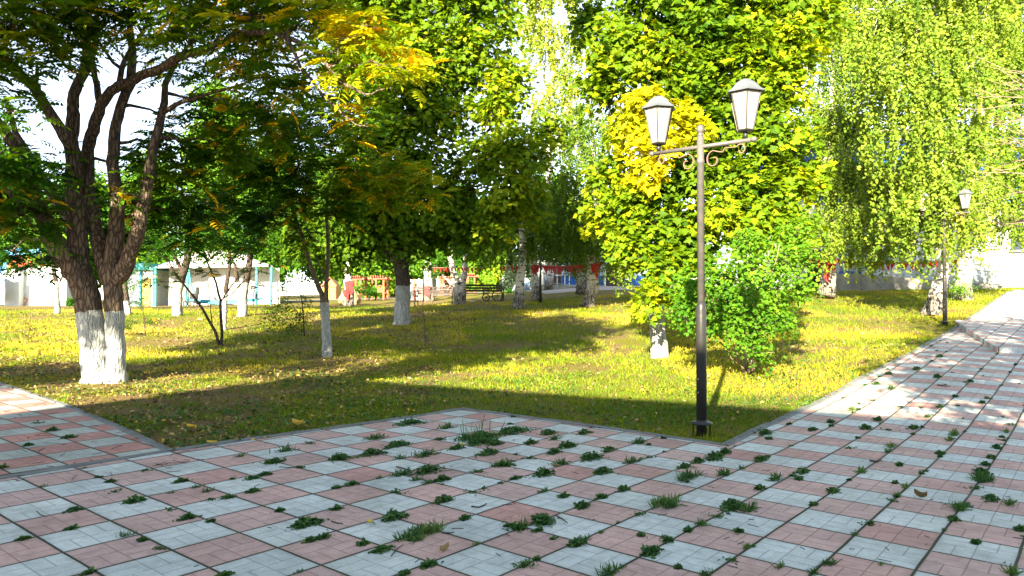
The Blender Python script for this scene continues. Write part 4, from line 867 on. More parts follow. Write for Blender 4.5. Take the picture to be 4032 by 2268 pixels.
bunting(at(2118, 1042, 31.8), at(2336, 1032, 28), 22, 'red bunting strung between the slim birch and the red-flagged birch', .10, .30)
bunting(at(2346, 1030, 28), at(3240, 1018, 27.2), 26, 'long red bunting passing behind the bright maple to the pale twin birch', .15, .24)
bunting(at(3270, 1018, 26.8), at(3800, 1020, 25.6), 22, 'red pennants hanging over the ramp between the weeping birches', .12, .26)
def rag(px, py, Y, label, s_=1.0):
    c = at(px, py, Y); rg = random.Random(px); b = MB()
    for k in range(5):
        p = c + Vector((rg.uniform(-.12, .14) * s_, -.02, rg.uniform(-.05, .05))); w_ = .07 * s_; h_ = rg.uniform(.18, .42) * s_
        b.add([p + Vector((-w_, 0, 0)), p + Vector((w_, -.03, .02)), p + Vector((w_ * .6, -.04, -h_)), p + Vector((-w_ * .4, 0, -h_ * .8))], [(0, 3, 2, 1)])
    tag(origin_to(b.build('red_rag', M_FLAG), c), label, 'flag')
rag(2343, 1040, 27.75, 'bunch of red pennants knotted on the rough dark birch trunk', 1.3)
rag(2102, 1048, 31.75, 'red cloth knotted around the slim dark birch trunk', 1.3)
rag(1372, 1110, 35.7, 'red cloth hanging on the birch beside the big rock', 1.6)
rag(1366, 1145, 35.7, 'second red cloth lower on the birch beside the big rock', 1.4)
rag(3250, 1022, 26.6, 'red cloth tied to the pale twin birch by the ramp', 2.2)
rag(1682, 1130, 39.6, 'red cloth low on the mottled birch behind the left bench', 1.5)
# ------------------------------------------------------------------ buildings at the right and centre
M_WALLW = worn('grey white wall panels', (.46, .48, .47), .7, scale=1.2, var=.15); M_BLUE = worn('blue cladding', (.012, .10, .34), .5, scale=2, var=.2)
M_LBLUE = worn('pale blue corrugated sheet', (.32, .42, .48), .5, .1, var=.12); M_DARK = worn('dark opening', (.012, .010, .010), .8)
M_CONC = worn('stained concrete', (.34, .32, .26), .9, scale=2.4, var=.5, bump=.4); M_TARP = worn('grey translucent tarpaulin', (.36, .40, .38), .45, scale=1.5, var=.2, bump=.05)
M_GALV = worn('galvanised rail', (.42, .43, .42), .35, .7); M_GLASS = worn('dark window glass', (.02, .025, .03), .1, var=.1, bump=0, spec=.8)
M_WHITE = worn('white painted board', (.68, .69, .67), .6, scale=2, var=.12); M_BROWN = worn('dark brown door', (.05, .028, .022), .6)
YB = 34.2
def X(px, Y): return (px - 2016) / F * Y
def Z(py, Y): return at(2016, py, Y).z
def wallbox(b, px0, px1, py0, py1, Y, th=.2, tint=0, mi=0):
    x0, x1 = X(px0, Y), X(px1, Y); z0, z1 = Z(py1, Y), Z(py0, Y)
    return b.box(((x0 + x1) / 2, Y + th / 2, (z0 + z1) / 2), (x1 - x0, th, z1 - z0), 0, tint, mi)
def corr(b, px0, px1, py0, py1, Y, pitch=.12, dep=.03):
    x0, x1 = X(px0, Y), X(px1, Y); z0, z1 = Z(py1, Y), Z(py0, Y); n = max(2, int((x1 - x0) / (pitch / 4))); V = []
    for k in range(n + 1):
        x = x0 + (x1 - x0) * k / n; y = Y - dep * (1 if k % 4 in (1, 2) else 0); V += [(x, y, z0), (x, y, z1)]
    return b.add(V, [(2 * k, 2 * k + 2, 2 * k + 3, 2 * k + 1) for k in range(n)])
t = thing('pavilion_building', gp(3700, YB), 'long grey building with blue cladding above, behind the ramp at right', 'building')
wallbox(MB(), 3165, 4500, 800, 1150, YB, 9).build('wall', M_WALLW, t)
b = MB(); corr(b, 3165, 4500, 520, 800, YB - .06, .25, .05); wallbox(b, 3165, 4500, 520, 799, YB, 9); b.build('blue_cladding', M_BLUE, t)
wallbox(MB(), 3150, 4520, 505, 519, YB - .5, 10).build('roof_edge', M_WALLW, t)
b = MB(); corr(b, 3318, 3396, 880, 1076, YB - .12, .16, .04); b.build('corrugated_panel', M_LBLUE, t)
wallbox(MB(), 3300, 3400, 1068, 1080, YB - .16, .04).build('sill', M_BLUE, t)
d = wallbox(MB(), 3180, 3262, 985, 1132, YB - .10, .06).build('door', M_DARK, t)
for a_, c_ in ((3978, 4090), (3820, 3900)):
    wn = wallbox(MB(), a_, c_, 860 if a_ > 3900 else 700, 985 if a_ > 3900 else 780, YB - .07, .05).build('window', M_GLASS, t)
    b = MB(); y0, y1 = (860, 985) if a_ > 3900 else (700, 780)
    for q in (a_, (a_ + c_) // 2, c_): wallbox(b, q - 4, q + 4, y0, y1, YB - .10, .09)
    wallbox(b, a_ + 5, (a_ + c_) // 2 - 5, y0 - 5, y0 + 3, YB - .10, .09); wallbox(b, (a_ + c_) // 2 + 5, c_ - 5, y0 - 5, y0 + 3, YB - .10, .09); b.build('window_frame', M_WHITE, wn)
    b = MB(); wallbox(b, a_ - 10, c_ + 10, y1, y1 + 5, YB - .2, .18); b.build('window_sill', M_WHITE, wn)
b = MB(); wallbox(b, 3948, 3972, 870, 1120, YB - .08, .06); b.build('pilaster', M_WHITE, t)
# tarpaulin hung on the wall
n = 90; V = []; x0, x1 = X(3395, YB - .35), X(3945, YB - .35)
for r_ in range(26):
    for k in range(n):
        u = k / (n - 1); v = r_ / 25; z = Z(1118, YB) * (1 - v) + Z(905, YB) * v
        y = YB - .32 + .05 * math.sin(u * 34 + 3 * math.sin(v * 5)) * (.4 + v * .6) + .07 * math.sin((v * 16 - u * u * 14 - math.sin(u * 6))) * max(0, u - .45) * 2
        V.append((x0 + (x1 - x0) * u, y, z - .10 * math.sin(u * math.pi * 3) ** 2 * v))
b = MB().add(V, [(r_ * n + k, r_ * n + k + 1, (r_ + 1) * n + k + 1, (r_ + 1) * n + k) for r_ in range(25) for k in range(n - 1)])
tag(origin_to(b.build('tarpaulin', M_TARP, smooth=True), (x0, YB - .3, Z(1118, YB))), 'wrinkled grey tarpaulin covering the building wall above the ramp', 'tarpaulin')
# ramp with railing
YR = 31.6
t = thing('wheelchair_ramp', gp(3600, YR), 'long concrete wheelchair ramp with galvanised railing before the grey building', 'ramp')
def wedge(b, pts, Y0, Y1):
    f_ = [Vector((X(px, Y0), Y0, Z(py, Y0))) for px, py in pts]; g_ = [Vector((p.x, Y1, p.z)) for p in f_]; n = len(f_)
    return b.add(f_ + g_, [tuple(range(n)), tuple(range(2 * n - 1, n - 1, -1))] + [(k, k + n, (k + 1) % n + n, (k + 1) % n) for k in range(n)])
b = MB(); wedge(b, [(3292, 1150), (3292, 1077), (3390, 1077), (3390, 1150)], YR - .04, YR + 1.6); b.build('landing', M_CONC, t)
b = MB(); wedge(b, [(3391, 1150), (3391, 1080), (3950, 1124), (3950, 1150)], YR, YR + 1.5); b.build('ramp_wall', M_CONC, t)
def rtop(px): return 1077 if px < 3391 else 1079 + (px - 3391) * (1124 - 1079) / (3950 - 3391)
for k, px in enumerate((3300, 3372, 3495, 3590, 3700, 3790, 3892, 3998)):
    y_ = YR + .12; MB().tube([Vector((X(px, y_), y_, Z(rtop(px) + 6, y_))), Vector((X(px, y_), y_, Z(rtop(px) - 74, y_)))], .022, 8).build('rail_post', M_GALV, t)
for dz in (74, 52):
    b = MB(); b.tube([Vector((X(px, YR + .12), YR + .12, Z(rtop(px) - dz, YR + .12))) for px in (3290, 3390, 3500, 3700, 3900, 4020)], .02, 8); b.build('handrail', M_GALV, t)
b = MB(); y_ = YR + .12; b.tube([Vector((X(px, y_), y_, Z(rtop(4020) - dz, y_))) for px, dz in ((4020, 74), (4030, 70), (4032, 62), (4030, 55), (4020, 52))], .02, 8); b.build('handrail', M_GALV, t)
# step slab at the right of the path
g_ = pg(3925, 1392); V = [(g_.x, g_.y), (g_.x + 8, g_.y - .4), (g_.x + 12, g_.y + 6), (g_.x + 2.6, g_.y + 5.6)]
b = MB(); zt = [tz(x, y) + (.11 if k < 2 else .06) for k, (x, y) in enumerate(V)]
b.add([(x, y, z) for (x, y), z in zip(V, zt)] + [(x, y, z - .3) for (x, y), z in zip(V, zt)], [(0, 1, 2, 3), (0, 4, 5, 1), (1, 5, 6, 2), (2, 6, 7, 3), (3, 7, 4, 0)])
o = b.build('paved_step', M_PAVE); tag(o, kind='structure'); l_ = o.data.uv_layers.new(name='UVMap')
for lp in o.data.loops:
    co = o.data.vertices[lp.vertex_index].co; l_.data[lp.index].uv = xy2ij(co.x, co.y)
# centre hall
YC = 46.0
t = thing('hall_building', gp(2600, YC), 'white hall with a blue lower wall beyond the lawn, behind the dark birches', 'building')
b = MB(); wallbox(b, 2142, 3230, 860, 1135, YC, 12); b.build('wall', M_WALLW, t)
b = MB(); corr(b, 2142, 2160, 1092, 1122, YC - .08, .2, .04); corr(b, 2212, 2380, 1088, 1122, YC - .08, .2, .04); corr(b, 2464, 2640, 1084, 1122, YC - .08, .2, .04); b.build('blue_plinth', M_BLUE, t)
b = MB(); corr(b, 2212, 3200, 900, 1086, YC - .07, .3, .03); b.build('wall_cladding', M_LBLUE, t)
wallbox(MB(), 2162, 2209, 1040, 1122, YC - .1, .08).build('door', M_BROWN, t)
wallbox(MB(), 2384, 2460, 1050, 1128, YC - .1, .08).build('door', M_BROWN, t)
wallbox(MB(), 2380, 2386, 1060, 1130, YC - .16, .06).build('pillar', M_WHITE, t)
wallbox(MB(), 2130, 3240, 848, 859, YC - .5, 13).build('roof_edge', M_WALLW, t)
t = thing('entrance_ramp', gp(2240, 43.5), 'low entrance ramp with thin white railings before the hall door', 'ramp')
b = MB(); wedge(b, [(2132, 1140), (2132, 1122), (2180, 1120), (2300, 1132), (2300, 1142)], 43.5, 45.2); b.build('ramp_base', M_CONC, t)
b = MB(); wedge(b, [(2183, 1117), (2183, 1114), (2300, 1126), (2300, 1130)], 43.4, 43.48); b.build('ramp_edge', M_GALV, t)
for px in (2176, 2194, 2224, 2242, 2270, 2290): MB().tube([at(px, 1128, 43.5), at(px, 1076 if px < 2200 else 1082, 43.5)], .03, 6).build('rail_post', M_WHITE, t)
b = MB(); b.tube([at(2130, 1074, 43.5), at(2176, 1073, 43.5), at(2186, 1084, 43.5), at(2300, 1084, 43.5)], .028, 6); b.build('handrail', M_WHITE, t)
bn = gp(2466, 42.5); t = thing('litter_bin', bn, 'dark blue bin with a white label by the hall door', 'bin')
b = MB(); b.lathe([(.22, 0), (.24, .8), (.25, .82), (.20, .92), (.08, .98)], tuple(bn), 12); b.build('body', worn('navy plastic', (.015, .04, .10), .5), t, smooth=True)
MB().box(bn + Vector((0, -.25, .5)), (.22, .02, .28)).build('label_plate', M_WHITE, t)
# ------------------------------------------------------------------ left background: kiosk, cabin, tent
M_TEAL = worn('teal paint', (.02, .30, .33), .5); M_TENT = worn('white tent fabric', (.60, .58, .55), .75, scale=.8, var=.15, bump=.1); M_ORG = worn('orange red wall', (.72, .12, .03), .6)
M_SKYB = worn('bright blue roof', (.10, .40, .75), .5); M_GRN = worn('green paint mark', (.50, .58, .10), .6); M_REDM = worn('red paint mark', (.75, .20, .10), .6); M_BLM = worn('pale blue print', (.30, .58, .75), .6); M_GRYM = worn('grey print', (.55, .58, .58), .7)
M_YEL = worn('yellow wood', (.62, .42, .10), .7); M_REDW = worn('red brown timber', (.42, .12, .06), .7); M_ROCK = worn('tan rock', (.50, .38, .20), .9, scale=2, var=.5, bump=1)
YK = 44.5
t = thing('kiosk', gp(130, YK), 'low white kiosk with faint coloured drawings and blue lines of print', 'kiosk')
wallbox(MB(), 70, 262, 1052, 1210, YK, 2.2).build('wall', M_WHITE, t)
wallbox(MB(), 18, 74, 1054, 1208, YK - .5, 2.4).build('end_panel', M_WHITE, t)
wallbox(MB(), 60, 270, 1049, 1052, YK - .1, 2.5).build('roof_edge', M_WHITE, t)
def mark(pts, mat, r=.03, name='painted_mark'):
    b = MB(); b.tube([at(px, py, YK - .03) for px, py in pts], r, 4); b.build(name, mat, t)
mark([(72, 1083), (78, 1090), (105, 1073)], M_GRN, .035); mark([(75, 1166), (108, 1178), (97, 1200)], M_REDM, .045); mark([(216, 1170), (203, 1197)], M_GRN, .045)
mark([(88, 1174), (92, 1158), (108, 1164), (104, 1176)], M_GRYM, .012); mark([(148, 1072), (153, 1066), (163, 1067), (169, 1076)], M_BLM, .03)
mark([(160, 1082), (152, 1092), (160, 1102), (150, 1114), (164, 1124), (176, 1118), (170, 1106), (178, 1098)], M_GRYM, .012); mark([(80, 1058), (95, 1064), (88, 1072), (110, 1070)], M_BLM, .012); mark([(184, 1096), (194, 1086)], M_GRYM, .01); mark([(186, 1115), (196, 1111)], M_GRYM, .01); mark([(142, 1136), (147, 1195)], M_GRYM, .008)
mark([(131, 1124), (132, 1114), (136, 1119), (139, 1114), (141, 1124)], worn('blue emblem', (.05, .42, .75), .5), .03, 'emblem')
for k, (a_, c_, y_) in enumerate(((142, 174, 1139), (124, 178, 1148), (122, 186, 1157), (116, 202, 1166))):
    rg_ = random.Random(k); q = a_; b = MB()
    while q < c_ - 3:
        w_ = rg_.uniform(6, 14); wallbox(b, q, min(q + w_, c_), y_ - 2.0, y_ + 2.0, YK - .02, .019); q += w_ + 2.2
    b.build('print_line', M_BLM, t)
t = thing('cabin', gp(80, 50), 'orange cabin with a bright blue roof behind the kiosk', 'cabin')
wallbox(MB(), 30, 118, 1006, 1200, 50, 3).build('wall', M_ORG, t)
b = MB(); wedge(b, [(5, 1008), (20, 975), (175, 980), (165, 1000)], 49.5, 54); b.build('roof', M_SKYB, t)
wallbox(MB(), -120, 29, 1010, 1200, 50.2, 3).build('side_wall', M_SKYB, t)
b = MB(); n = 30; V = []
for r_ in range(6):
    for k in range(n): V.append((X(-200, 43) + (X(17, 43) - X(-200, 43)) * k / (n - 1), 43 + .06 * math.sin(k * 1.3 + r_ * .9), Z(1180, 43) + (Z(1066, 43) - Z(1180, 43)) * r_ / 5 - .2 * math.sin(k / n * 9)))
b.add(V, [(r_ * n + k, r_ * n + k + 1, (r_ + 1) * n + k + 1, (r_ + 1) * n + k) for r_ in range(5) for k in range(n - 1)])
tag(origin_to(b.build('tarpaulin', M_TARP, smooth=True), gp(0, 43)), 'silver grey tarpaulin at the left edge beside the kiosk', 'tarpaulin')
YT = 40.5
t = thing('tent', gp(850, YT), 'big white pavilion tent with teal poles and a teal lower band', 'tent')
b = MB(); n = 60; V = []
for r_ in range(8):
    for k in range(n):
        u = k / (n - 1); v = r_ / 7; V.append((X(612, YT) + (X(1064, YT) - X(612, YT)) * u, YT + 1.5 + .10 * math.sin(u * 40 + v * 2) + .4 * math.sin(u * 9), Z(1222, YT) + (Z(1050, YT) - Z(1222, YT)) * v))
b.add(V, [(r_ * n + k, r_ * n + k + 1, (r_ + 1) * n + k + 1, (r_ + 1) * n + k) for r_ in range(7) for k in range(n - 1)]); b.build('side_curtain', M_TENT, t, smooth=True)
b = MB(); A_ = [at(600, 1056, YT), at(1074, 1050, YT), at(1074, 1046, YT + 6), at(600, 1050, YT + 6)]; top = at(800, 985, YT + 3); top2 = at(900, 985, YT + 3)
b.add(A_ + [top, top2], [(0, 1, 5, 4), (1, 2, 5), (2, 3, 4, 5), (3, 0, 4)]); b.build('canopy', M_TENT, t)
for px in (612, 738, 1010, 1068): MB().box(Vector((X(px, YT), YT, (Z(1222, YT) + Z(1052, YT)) / 2)), (.12, .12, Z(1052, YT) - Z(1222, YT))).build('pole', M_TEAL, t)
b = MB(); b.tube([at(742, 1052, YT - .05), at(752, 1120, YT - .05), at(778, 1178, YT - .05)], .07, 4); b.build('tied_curtain', M_TEAL, t)
b = MB(); P_ = [(738, 1176, 8), (770, 1186, 9), (812, 1188, 8), (860, 1190, 8), (940, 1186, 8), (1000, 1182, 6), (1040, 1172, 3)]; V = []
for px, py, h_ in P_: V += [at(px, py - h_, YT + .6), at(px, py + h_, YT + .5)]
b.add(V, [(2 * k, 2 * k + 1, 2 * k + 3, 2 * k + 2) for k in range(len(P_) - 1)]); b.build('lower_band', M_TEAL, t)
t = thing('table', gp(975, YT - .6), 'small dark-legged table in the tent beside the forked tree', 'table')
MB().box(gp(975, YT - .6, .72), (1.0, .6, .04)).build('top', M_TEAL, t)
for dx in (-.4, .4):
    for dy in (-.22, .22): MB().tube([gp(975, YT - .6) + Vector((dx, dy, 0)), gp(975, YT - .6) + Vector((dx, dy, .7))], .025, 6).build('leg', M_BLACK, t)
sc_ = gp(750, YT - .4); t = thing('mobility_scooter', sc_, 'small dark wheeled cart parked beside the teal tent pole', 'cart')
for dx in (-.28, .28):
    for dy in (0, .4): b = MB(); ring(b, sc_ + Vector((dx, dy, .12)), .11, .03); b.build('wheel', M_BLACK, t)
MB().box(sc_ + Vector((0, .2, .24)), (.85, .4, .08)).build('deck', M_BLACK, t)
MB().box(sc_ + Vector((.12, .2, .55)), (.34, .36, .34)).box(sc_ + Vector((.30, .2, .85)), (.08, .34, .42)).build('seat', M_BLACK, t)
MB().tube([sc_ + Vector((-.36, .2, .26)), sc_ + Vector((-.30, .2, .95)), sc_ + Vector((-.18, .2, 1.0))], .03, 6).build('handlebar', M_BLACK, t)
# white painted hut with teal trim left of the tent
t = thing('hut', gp(590, 41.5), 'whitewashed hut wall with teal corner trim left of the tent', 'hut')
wallbox(MB(), 480, 604, 1060, 1216, 41.5, 2).build('wall', M_WHITE, t)
for px in (480, 552, 604): wallbox(MB(), px - 4, px + 4, 1056, 1217, 41.4, .09).build('corner_trim', M_TEAL, t)
b = MB(); wedge(b, [(470, 1062), (540, 1030), (614, 1062)], 41.2, 44); b.build('roof', M_TEAL, t)
wallbox(MB(), 560, 590, 1100, 1212, 41.42, .06).build('door', M_YEL, t)
# rock, playhouse, pergolas, boards
def blobmesh(c, sx, sy, sz, seed, mat, name, label, cat):
    import bmesh
    from mathutils import noise as nz
    bm = bmesh.new(); bmesh.ops.create_icosphere(bm, subdivisions=4, radius=1)
    for v in bm.verts:
        k = 1 + .28 * nz.noise(v.co * 1.3 + Vector((seed, 0, 0))) + .10 * nz.noise(v.co * 4 + Vector((seed, 3, 0)))
        v.co = Vector((v.co.x * sx * k, v.co.y * sy * k, max(v.co.z, -.35) * sz * k))
    me = bpy.data.meshes.new(name); bm.to_mesh(me); bm.free(); me.materials.append(mat); o = bpy.data.objects.new(name, me); COL.objects.link(o); o.location = c; return tag(o, label, cat)
blobmesh(gp(1376, 38, .25), .52, .5, .62, 4, M_ROCK, 'boulder', 'big tan boulder on the lawn behind the red-ragged birch', 'rock')
blobmesh(gp(790, 26.5, 0), .10, .10, .07, 9, M_ROCK, 'stone', 'small pale stone in the shaded grass right of the leaning tree', 'rock')
ph = gp(1300, 39); t = thing('playhouse', ph, 'small yellow wooden playhouse with a pointed roof by the boulder', 'playhouse')
b = MB(); wedge(b, [(1268, 1178), (1268, 1130), (1300, 1098), (1322, 1126), (1322, 1178)], 39, 40.2); b.build('wall', M_YEL, t)
b = MB(); b.tube([at(1262, 1130, 38.9), at(1299, 1092, 38.9), at(1326, 1126, 38.9)], .06, 4); b.build('roof', M_REDW, t)
b = MB(); wallbox(b, 1266, 1324, 1126, 1130, 38.94, .05); wallbox(b, 1318, 1323, 1131, 1178, 38.94, .05); b.build('trim', M_REDW, t)
def pergola(px0, px1, py0, Y, label, seed, rails=True, boards=False):
    base = gp((px0 + px1) / 2, Y); t = thing('pergola', base, label, 'pergola', 'red-brown pergolas on the far lawn'); x0, x1 = X(px0, Y), X(px1, Y); zt_ = Z(py0, Y)
    for x in (x0, x1):
        for dy in (0, 1.6): MB().box(((x), Y + dy, (base.z + zt_) / 2), (.12, .12, zt_ - base.z)).build('post', M_REDW, t)
    b = MB()
    for dy in (-.1, 1.7): b.box(((x0 + x1) / 2, Y + dy, zt_ + .06), (x1 - x0 + .5, .08, .14))
    for k in range(6): b.box((x0 + (x1 - x0) * k / 5, Y + .8, zt_ + .19), (.07, 2.3, .10))
    b.build('roof_beams', M_REDW, t)
    b = MB(); b.box(((x0 + x1) / 2, Y + 1.5, base.z + .45), (x1 - x0 - .1, .4, .05)); b.build('seat', M_REDW, t)
    if rails:
        b = MB()
        for z in (.75, 1.0): b.box(((x0 + x1) / 2, Y + 1.72, base.z + z), (x1 - x0 - .13, .05, .08))
        b.build('back_rail', M_REDW, t)
pergola(1464, 1510, 1099, 50, 'red-brown pergola standing behind the planter boards', 1)
pergola(1380, 1420, 1101, 48, 'red-brown pergola just right of the boulder birch', 2)
pergola(1735, 1775, 1102, 50, 'orange-brown pergola behind the left bench', 3)
pergola(1838, 1868, 1090, 54, 'thin orange-brown frame beyond the bench birches', 4, False)
t = thing('planter_fence', gp(1498, 46), 'short picket of brown boards in front of the far pergola', 'fence'); b = MB()
for k in range(9): wallbox(b, 1486 + k * 3.2, 1488.6 + k * 3.2, 1133, 1152, 46, .03)
b.build('boards', M_REDW, t); wallbox(MB(), 1485, 1516, 1137, 1139, 46.04, .04).build('rail', M_REDW, t)
t = thing('board_fence', gp(1640, 41), 'white board fence streaked with red paint right of the maple trunk', 'fence')
for k, px in enumerate(range(1556, 1664, 9)):
    if px < 1606 and px > 1560: continue
    wallbox(MB(), px, px + 8, 1098 + (k * 7) % 5, 1182, 41 + (k % 2) * .02, .04).build('board', M_WHITE if k % 4 else M_REDM, t)
wallbox(MB(), 1555, 1664, 1120, 1124, 41.08, .05).build('rail', M_REDW, t)
t = thing('timber_post', gp(1682, 40.6), 'dark red timber gate post right of the white boards', 'post')
wallbox(MB(), 1679, 1684, 1078, 1182, 40.5, .15).build('post', M_REDW, t); wallbox(MB(), 1654, 1658, 1100, 1182, 40.5, .15).build('post', M_REDW, t)
t = thing('slide', gp(2060, 47), 'pale blue-grey slide block between the two dark birches', 'slide')
b = MB(); wedge(b, [(2012, 1152), (2034, 1110), (2044, 1085), (2060, 1085), (2060, 1152)], 47, 48.2); b.build('chute', M_LBLUE, t)
b = MB(); wallbox(b, 2061, 2088, 1110, 1152, 47.1, 1.2); b.build('body', worn('slate blue', (.10, .17, .24), .7), t)
t = thing('signboard', gp(1955, 60), 'pale board with a light blue drawing on the far lawn', 'sign')
wallbox(MB(), 1935, 1978, 1098, 1130, 60, .05).build('board', M_WHITE, t); wallbox(MB(), 1952, 1970, 1108, 1122, 59.95, .03).build('picture', M_BLM, t)
for px in (1940, 1973): wallbox(MB(), px - 1, px + 1, 1131, 1150, 60, .06).build('leg', M_GALV, t)
t = thing('pavilion', gp(1420, 66), 'long low white building beyond the pergolas', 'building')
wallbox(MB(), 1290, 1700, 1082, 1160, 66, 4).build('wall', M_WHITE, t); wallbox(MB(), 1280, 1710, 1070, 1081, 65.6, 5).build('roof', worn('grey roof', (.4, .42, .44), .6), t)
# ------------------------------------------------------------------ behind the camera: house and trees that throw the near shade, some added to darken the lawn
H_ = 8.0; Lr = H_ / math.tan(SUN_EL); cr = Vector((-3.5, 12.9, 0)) - SUN_H * Lr; fd = Vector((.882, -.472, 0)); bd = Vector((-.472, -.882, 0))
t = thing('house', cr + fd * 22 + bd * 6, 'plain two-storey house behind the camera that shades the paved square', 'house')
c_ = cr + fd * 22 + bd * 6; M_HOUSE = worn('cream render', (.42, .40, .36), .85, scale=1)
MB().box(c_ + Vector((0, 0, H_ / 2 - 1.2)), (44, 12, H_ + 2), math.atan2(fd.y, fd.x)).build('wall', M_HOUSE, t)
MB().box(c_ + Vector((0, 0, H_ - .1)), (44.3, 12.3, .2), math.atan2(fd.y, fd.x)).build('roof', M_ROOF, t)
for fl in (1.6, 5.4):
    for k in range(12):
        p = cr + fd * (2.2 + k * 3.5) - bd * .03; wn = MB().box(p + Vector((0, 0, fl + 1)), (1.5, .06, 1.6), math.atan2(fd.y, fd.x)).build('window', M_GLASS, t)
        MB().box(p + Vector((0, 0, fl + .15)) - bd * .1, (1.7, .2, .06), math.atan2(fd.y, fd.x)).build('window_sill', M_WHITE, wn)
def btree(x, y, zs, label, seed, dens=7):
    base = Vector((x, y, tz(x, y))); rg = random.Random(seed)
    def inv(v): return (2016 + v.x / v.y * F, 0)
    C = [Vector((x + rg.uniform(-1.8, 1.8), y + rg.uniform(-1.5, 1.5), z)) for z in zs]
    t = thing('tree', base, label, 'tree'); b = MB(); b.tube([base - Vector((0, 0, .2)), base + Vector((0, 0, 2)), base + Vector((.2, 0, 4)), base + Vector((0, .1, 7))], [.2, .16, .12, .05], 10, 9.0)
    for c in C: b.tube(curve(base + Vector((.1, 0, 3)), c, .05, 5, rg, .05), [.07, .06, .05, .035, .02, .01], 6, 9.0)
    b.build('trunk', M_BARKD, t, smooth=True); r2 = np.random.RandomState(seed); n = dens * len(C) * 11; q = r2.randint(0, len(C), n); d = unit(r2, n)
    P = np.array(C)[q] + d * r2.uniform(.2, 1.3, n)[:, None]
    V, Fc, TT = foliage('maple', P, d, np.full(n, .5), r2, 12, .13, .3); npmesh('crown', V, Fc, 3, M_MAPLE, t, np.clip(TT, 0, 1))
btree(4.6, .6, (4.6, 5.2, 5.8, 6.4, 5.0, 5.6), 'tree beside the path outside the right of the frame', 201, 9)
btree(8.6, 4.6, (4.2, 5.0, 6, 5.5, 6.6), 'second tree beside the path outside the right of the frame', 202, 9)
btree(-5.6, 4.4, (5.6, 6.2, 7.0, 7.6, 8.2, 6.6, 7.4), 'unseen tree added left of the frame by the side path to shade the lawn', 204, 13)  # added out of frame so its crown shades the mid lawn
btree(-9.6, 6.6, (5.6, 6.4, 7.2, 8.0, 8.8, 6.8, 7.6), 'tall unseen tree added left of the walnut to darken the lawn', 205, 14)  # another added caster, placed only to darken the lawn
btree(-7.4, .6, (6.6, 7.4, 8.2, 9.0, 9.8, 8.6), 'tall unseen tree added by the house corner as a shade caster', 206, 6)  # added for lawn shade too, kept thin to let some sun through
btree(-11.5, 3.0, (4.2, 5.0, 5.8, 6.5, 7.2, 5.4, 6.2), 'tree outside the left of the frame', 203, 12)
# ------------------------------------------------------------------ grass, litter, weeds
jlw = lambda i, j: (j < np.interp(i, [l0[0] - 8, l0[0], lc[0]], [l0[1], l0[1], lc[1]])) & (i < np.interp(j, lj[::-1], li[::-1]))
def paved(x, y):
    i, j = xy2ij(x, y)
    main = (i < ia(j)) & (j > jb(i)) | ((j > c1[1]) & (i <= c1[0])); path = (i > c1[0]) & (j > np.interp(i, ki, kj)) & (i < ki[-1] + 6)
    return main | path | (jlw(i, j) & (i < lc[0] + 3))
def vnoise(x, y, s, seed):
    r = np.random.RandomState(seed).uniform(0, 1, (64, 64)); X_, Y_ = x / s, y / s
    xi, yi = np.floor(X_).astype(int), np.floor(Y_).astype(int); fx, fy = X_ - xi, Y_ - yi; fx = fx * fx * (3 - 2 * fx); fy = fy * fy * (3 - 2 * fy)
    g = lambda a, b: r[a % 64, b % 64]
    return (g(xi, yi) * (1 - fx) + g(xi + 1, yi) * fx) * (1 - fy) + (g(xi, yi + 1) * (1 - fx) + g(xi + 1, yi + 1) * fx) * fy
rg = np.random.RandomState(77)
def scatter(n, y0, y1, p=1.0, wide=.78):
    u = rg.uniform(-wide, wide, n); Y = (y0 ** (2 - p) + rg.uniform(0, 1, n) * (y1 ** (2 - p) - y0 ** (2 - p))) ** (1 / (2 - p)); return u * Y, Y
x, y = scatter(330000, 5.8, 34, 1.35)
dn = vnoise(x, y, 1.3, 1) * .6 + vnoise(x, y, .35, 2) * .4 + np.clip((13.5 - y) / 10, 0, .35) * (x > -3.0) - np.where((x < -2.5) & (y < 17), .16, 0) + np.where(x > 2, .08, 0)
ok = ~paved(x, y) & (rg.uniform(0, 1, len(x)) < np.clip((dn - .30) * 3.2, .02, 1)); x, y = x[ok], y[ok]; m = len(x)
P = np.stack([x, y, terr(x, y) - .004], 1); hgt = rg.uniform(.022, .058, m) * (1 + .5 * vnoise(x, y, .6, 3)) * np.clip(y / 11, 1, 1.6)
A = UP * 1.0 + rg.normal(0, .62, (m, 3)); A[:, 2] = np.abs(A[:, 2]) * .8 + .25; N = rg.normal(size=(m, 3)) * np.array([1, 1, .3]) + np.array([0, -.5, .2])
TB = (np.array([(-.09, 0, 0), (.09, 0, 0), (.06, .55, .05), (0, 1, .22)]), np.array([(0, 1, 2, 3)]))
V, Fc, k = place(TB, P, A, N, hgt)
dry_sunlit = vnoise(x, y, 2.2, 9); tt = .30 + .28 * vnoise(x, y, 1.1, 4) + .22 * (dry_sunlit > .55) * np.clip((y - 10) / 3, 0, 1) + rg.normal(0, .10, m) - .10 * (y < 10)  # sunlit yellow put into the tint farther off, shade green in the near grass
print('grass', m)
gm = npmesh('grass', V, Fc, 4, M_GRASS, None, np.repeat(np.clip(tt, 0, 1), k)); tag(gm, 'short patchy lawn grass between the paved paths', 'grass', kind='stuff')
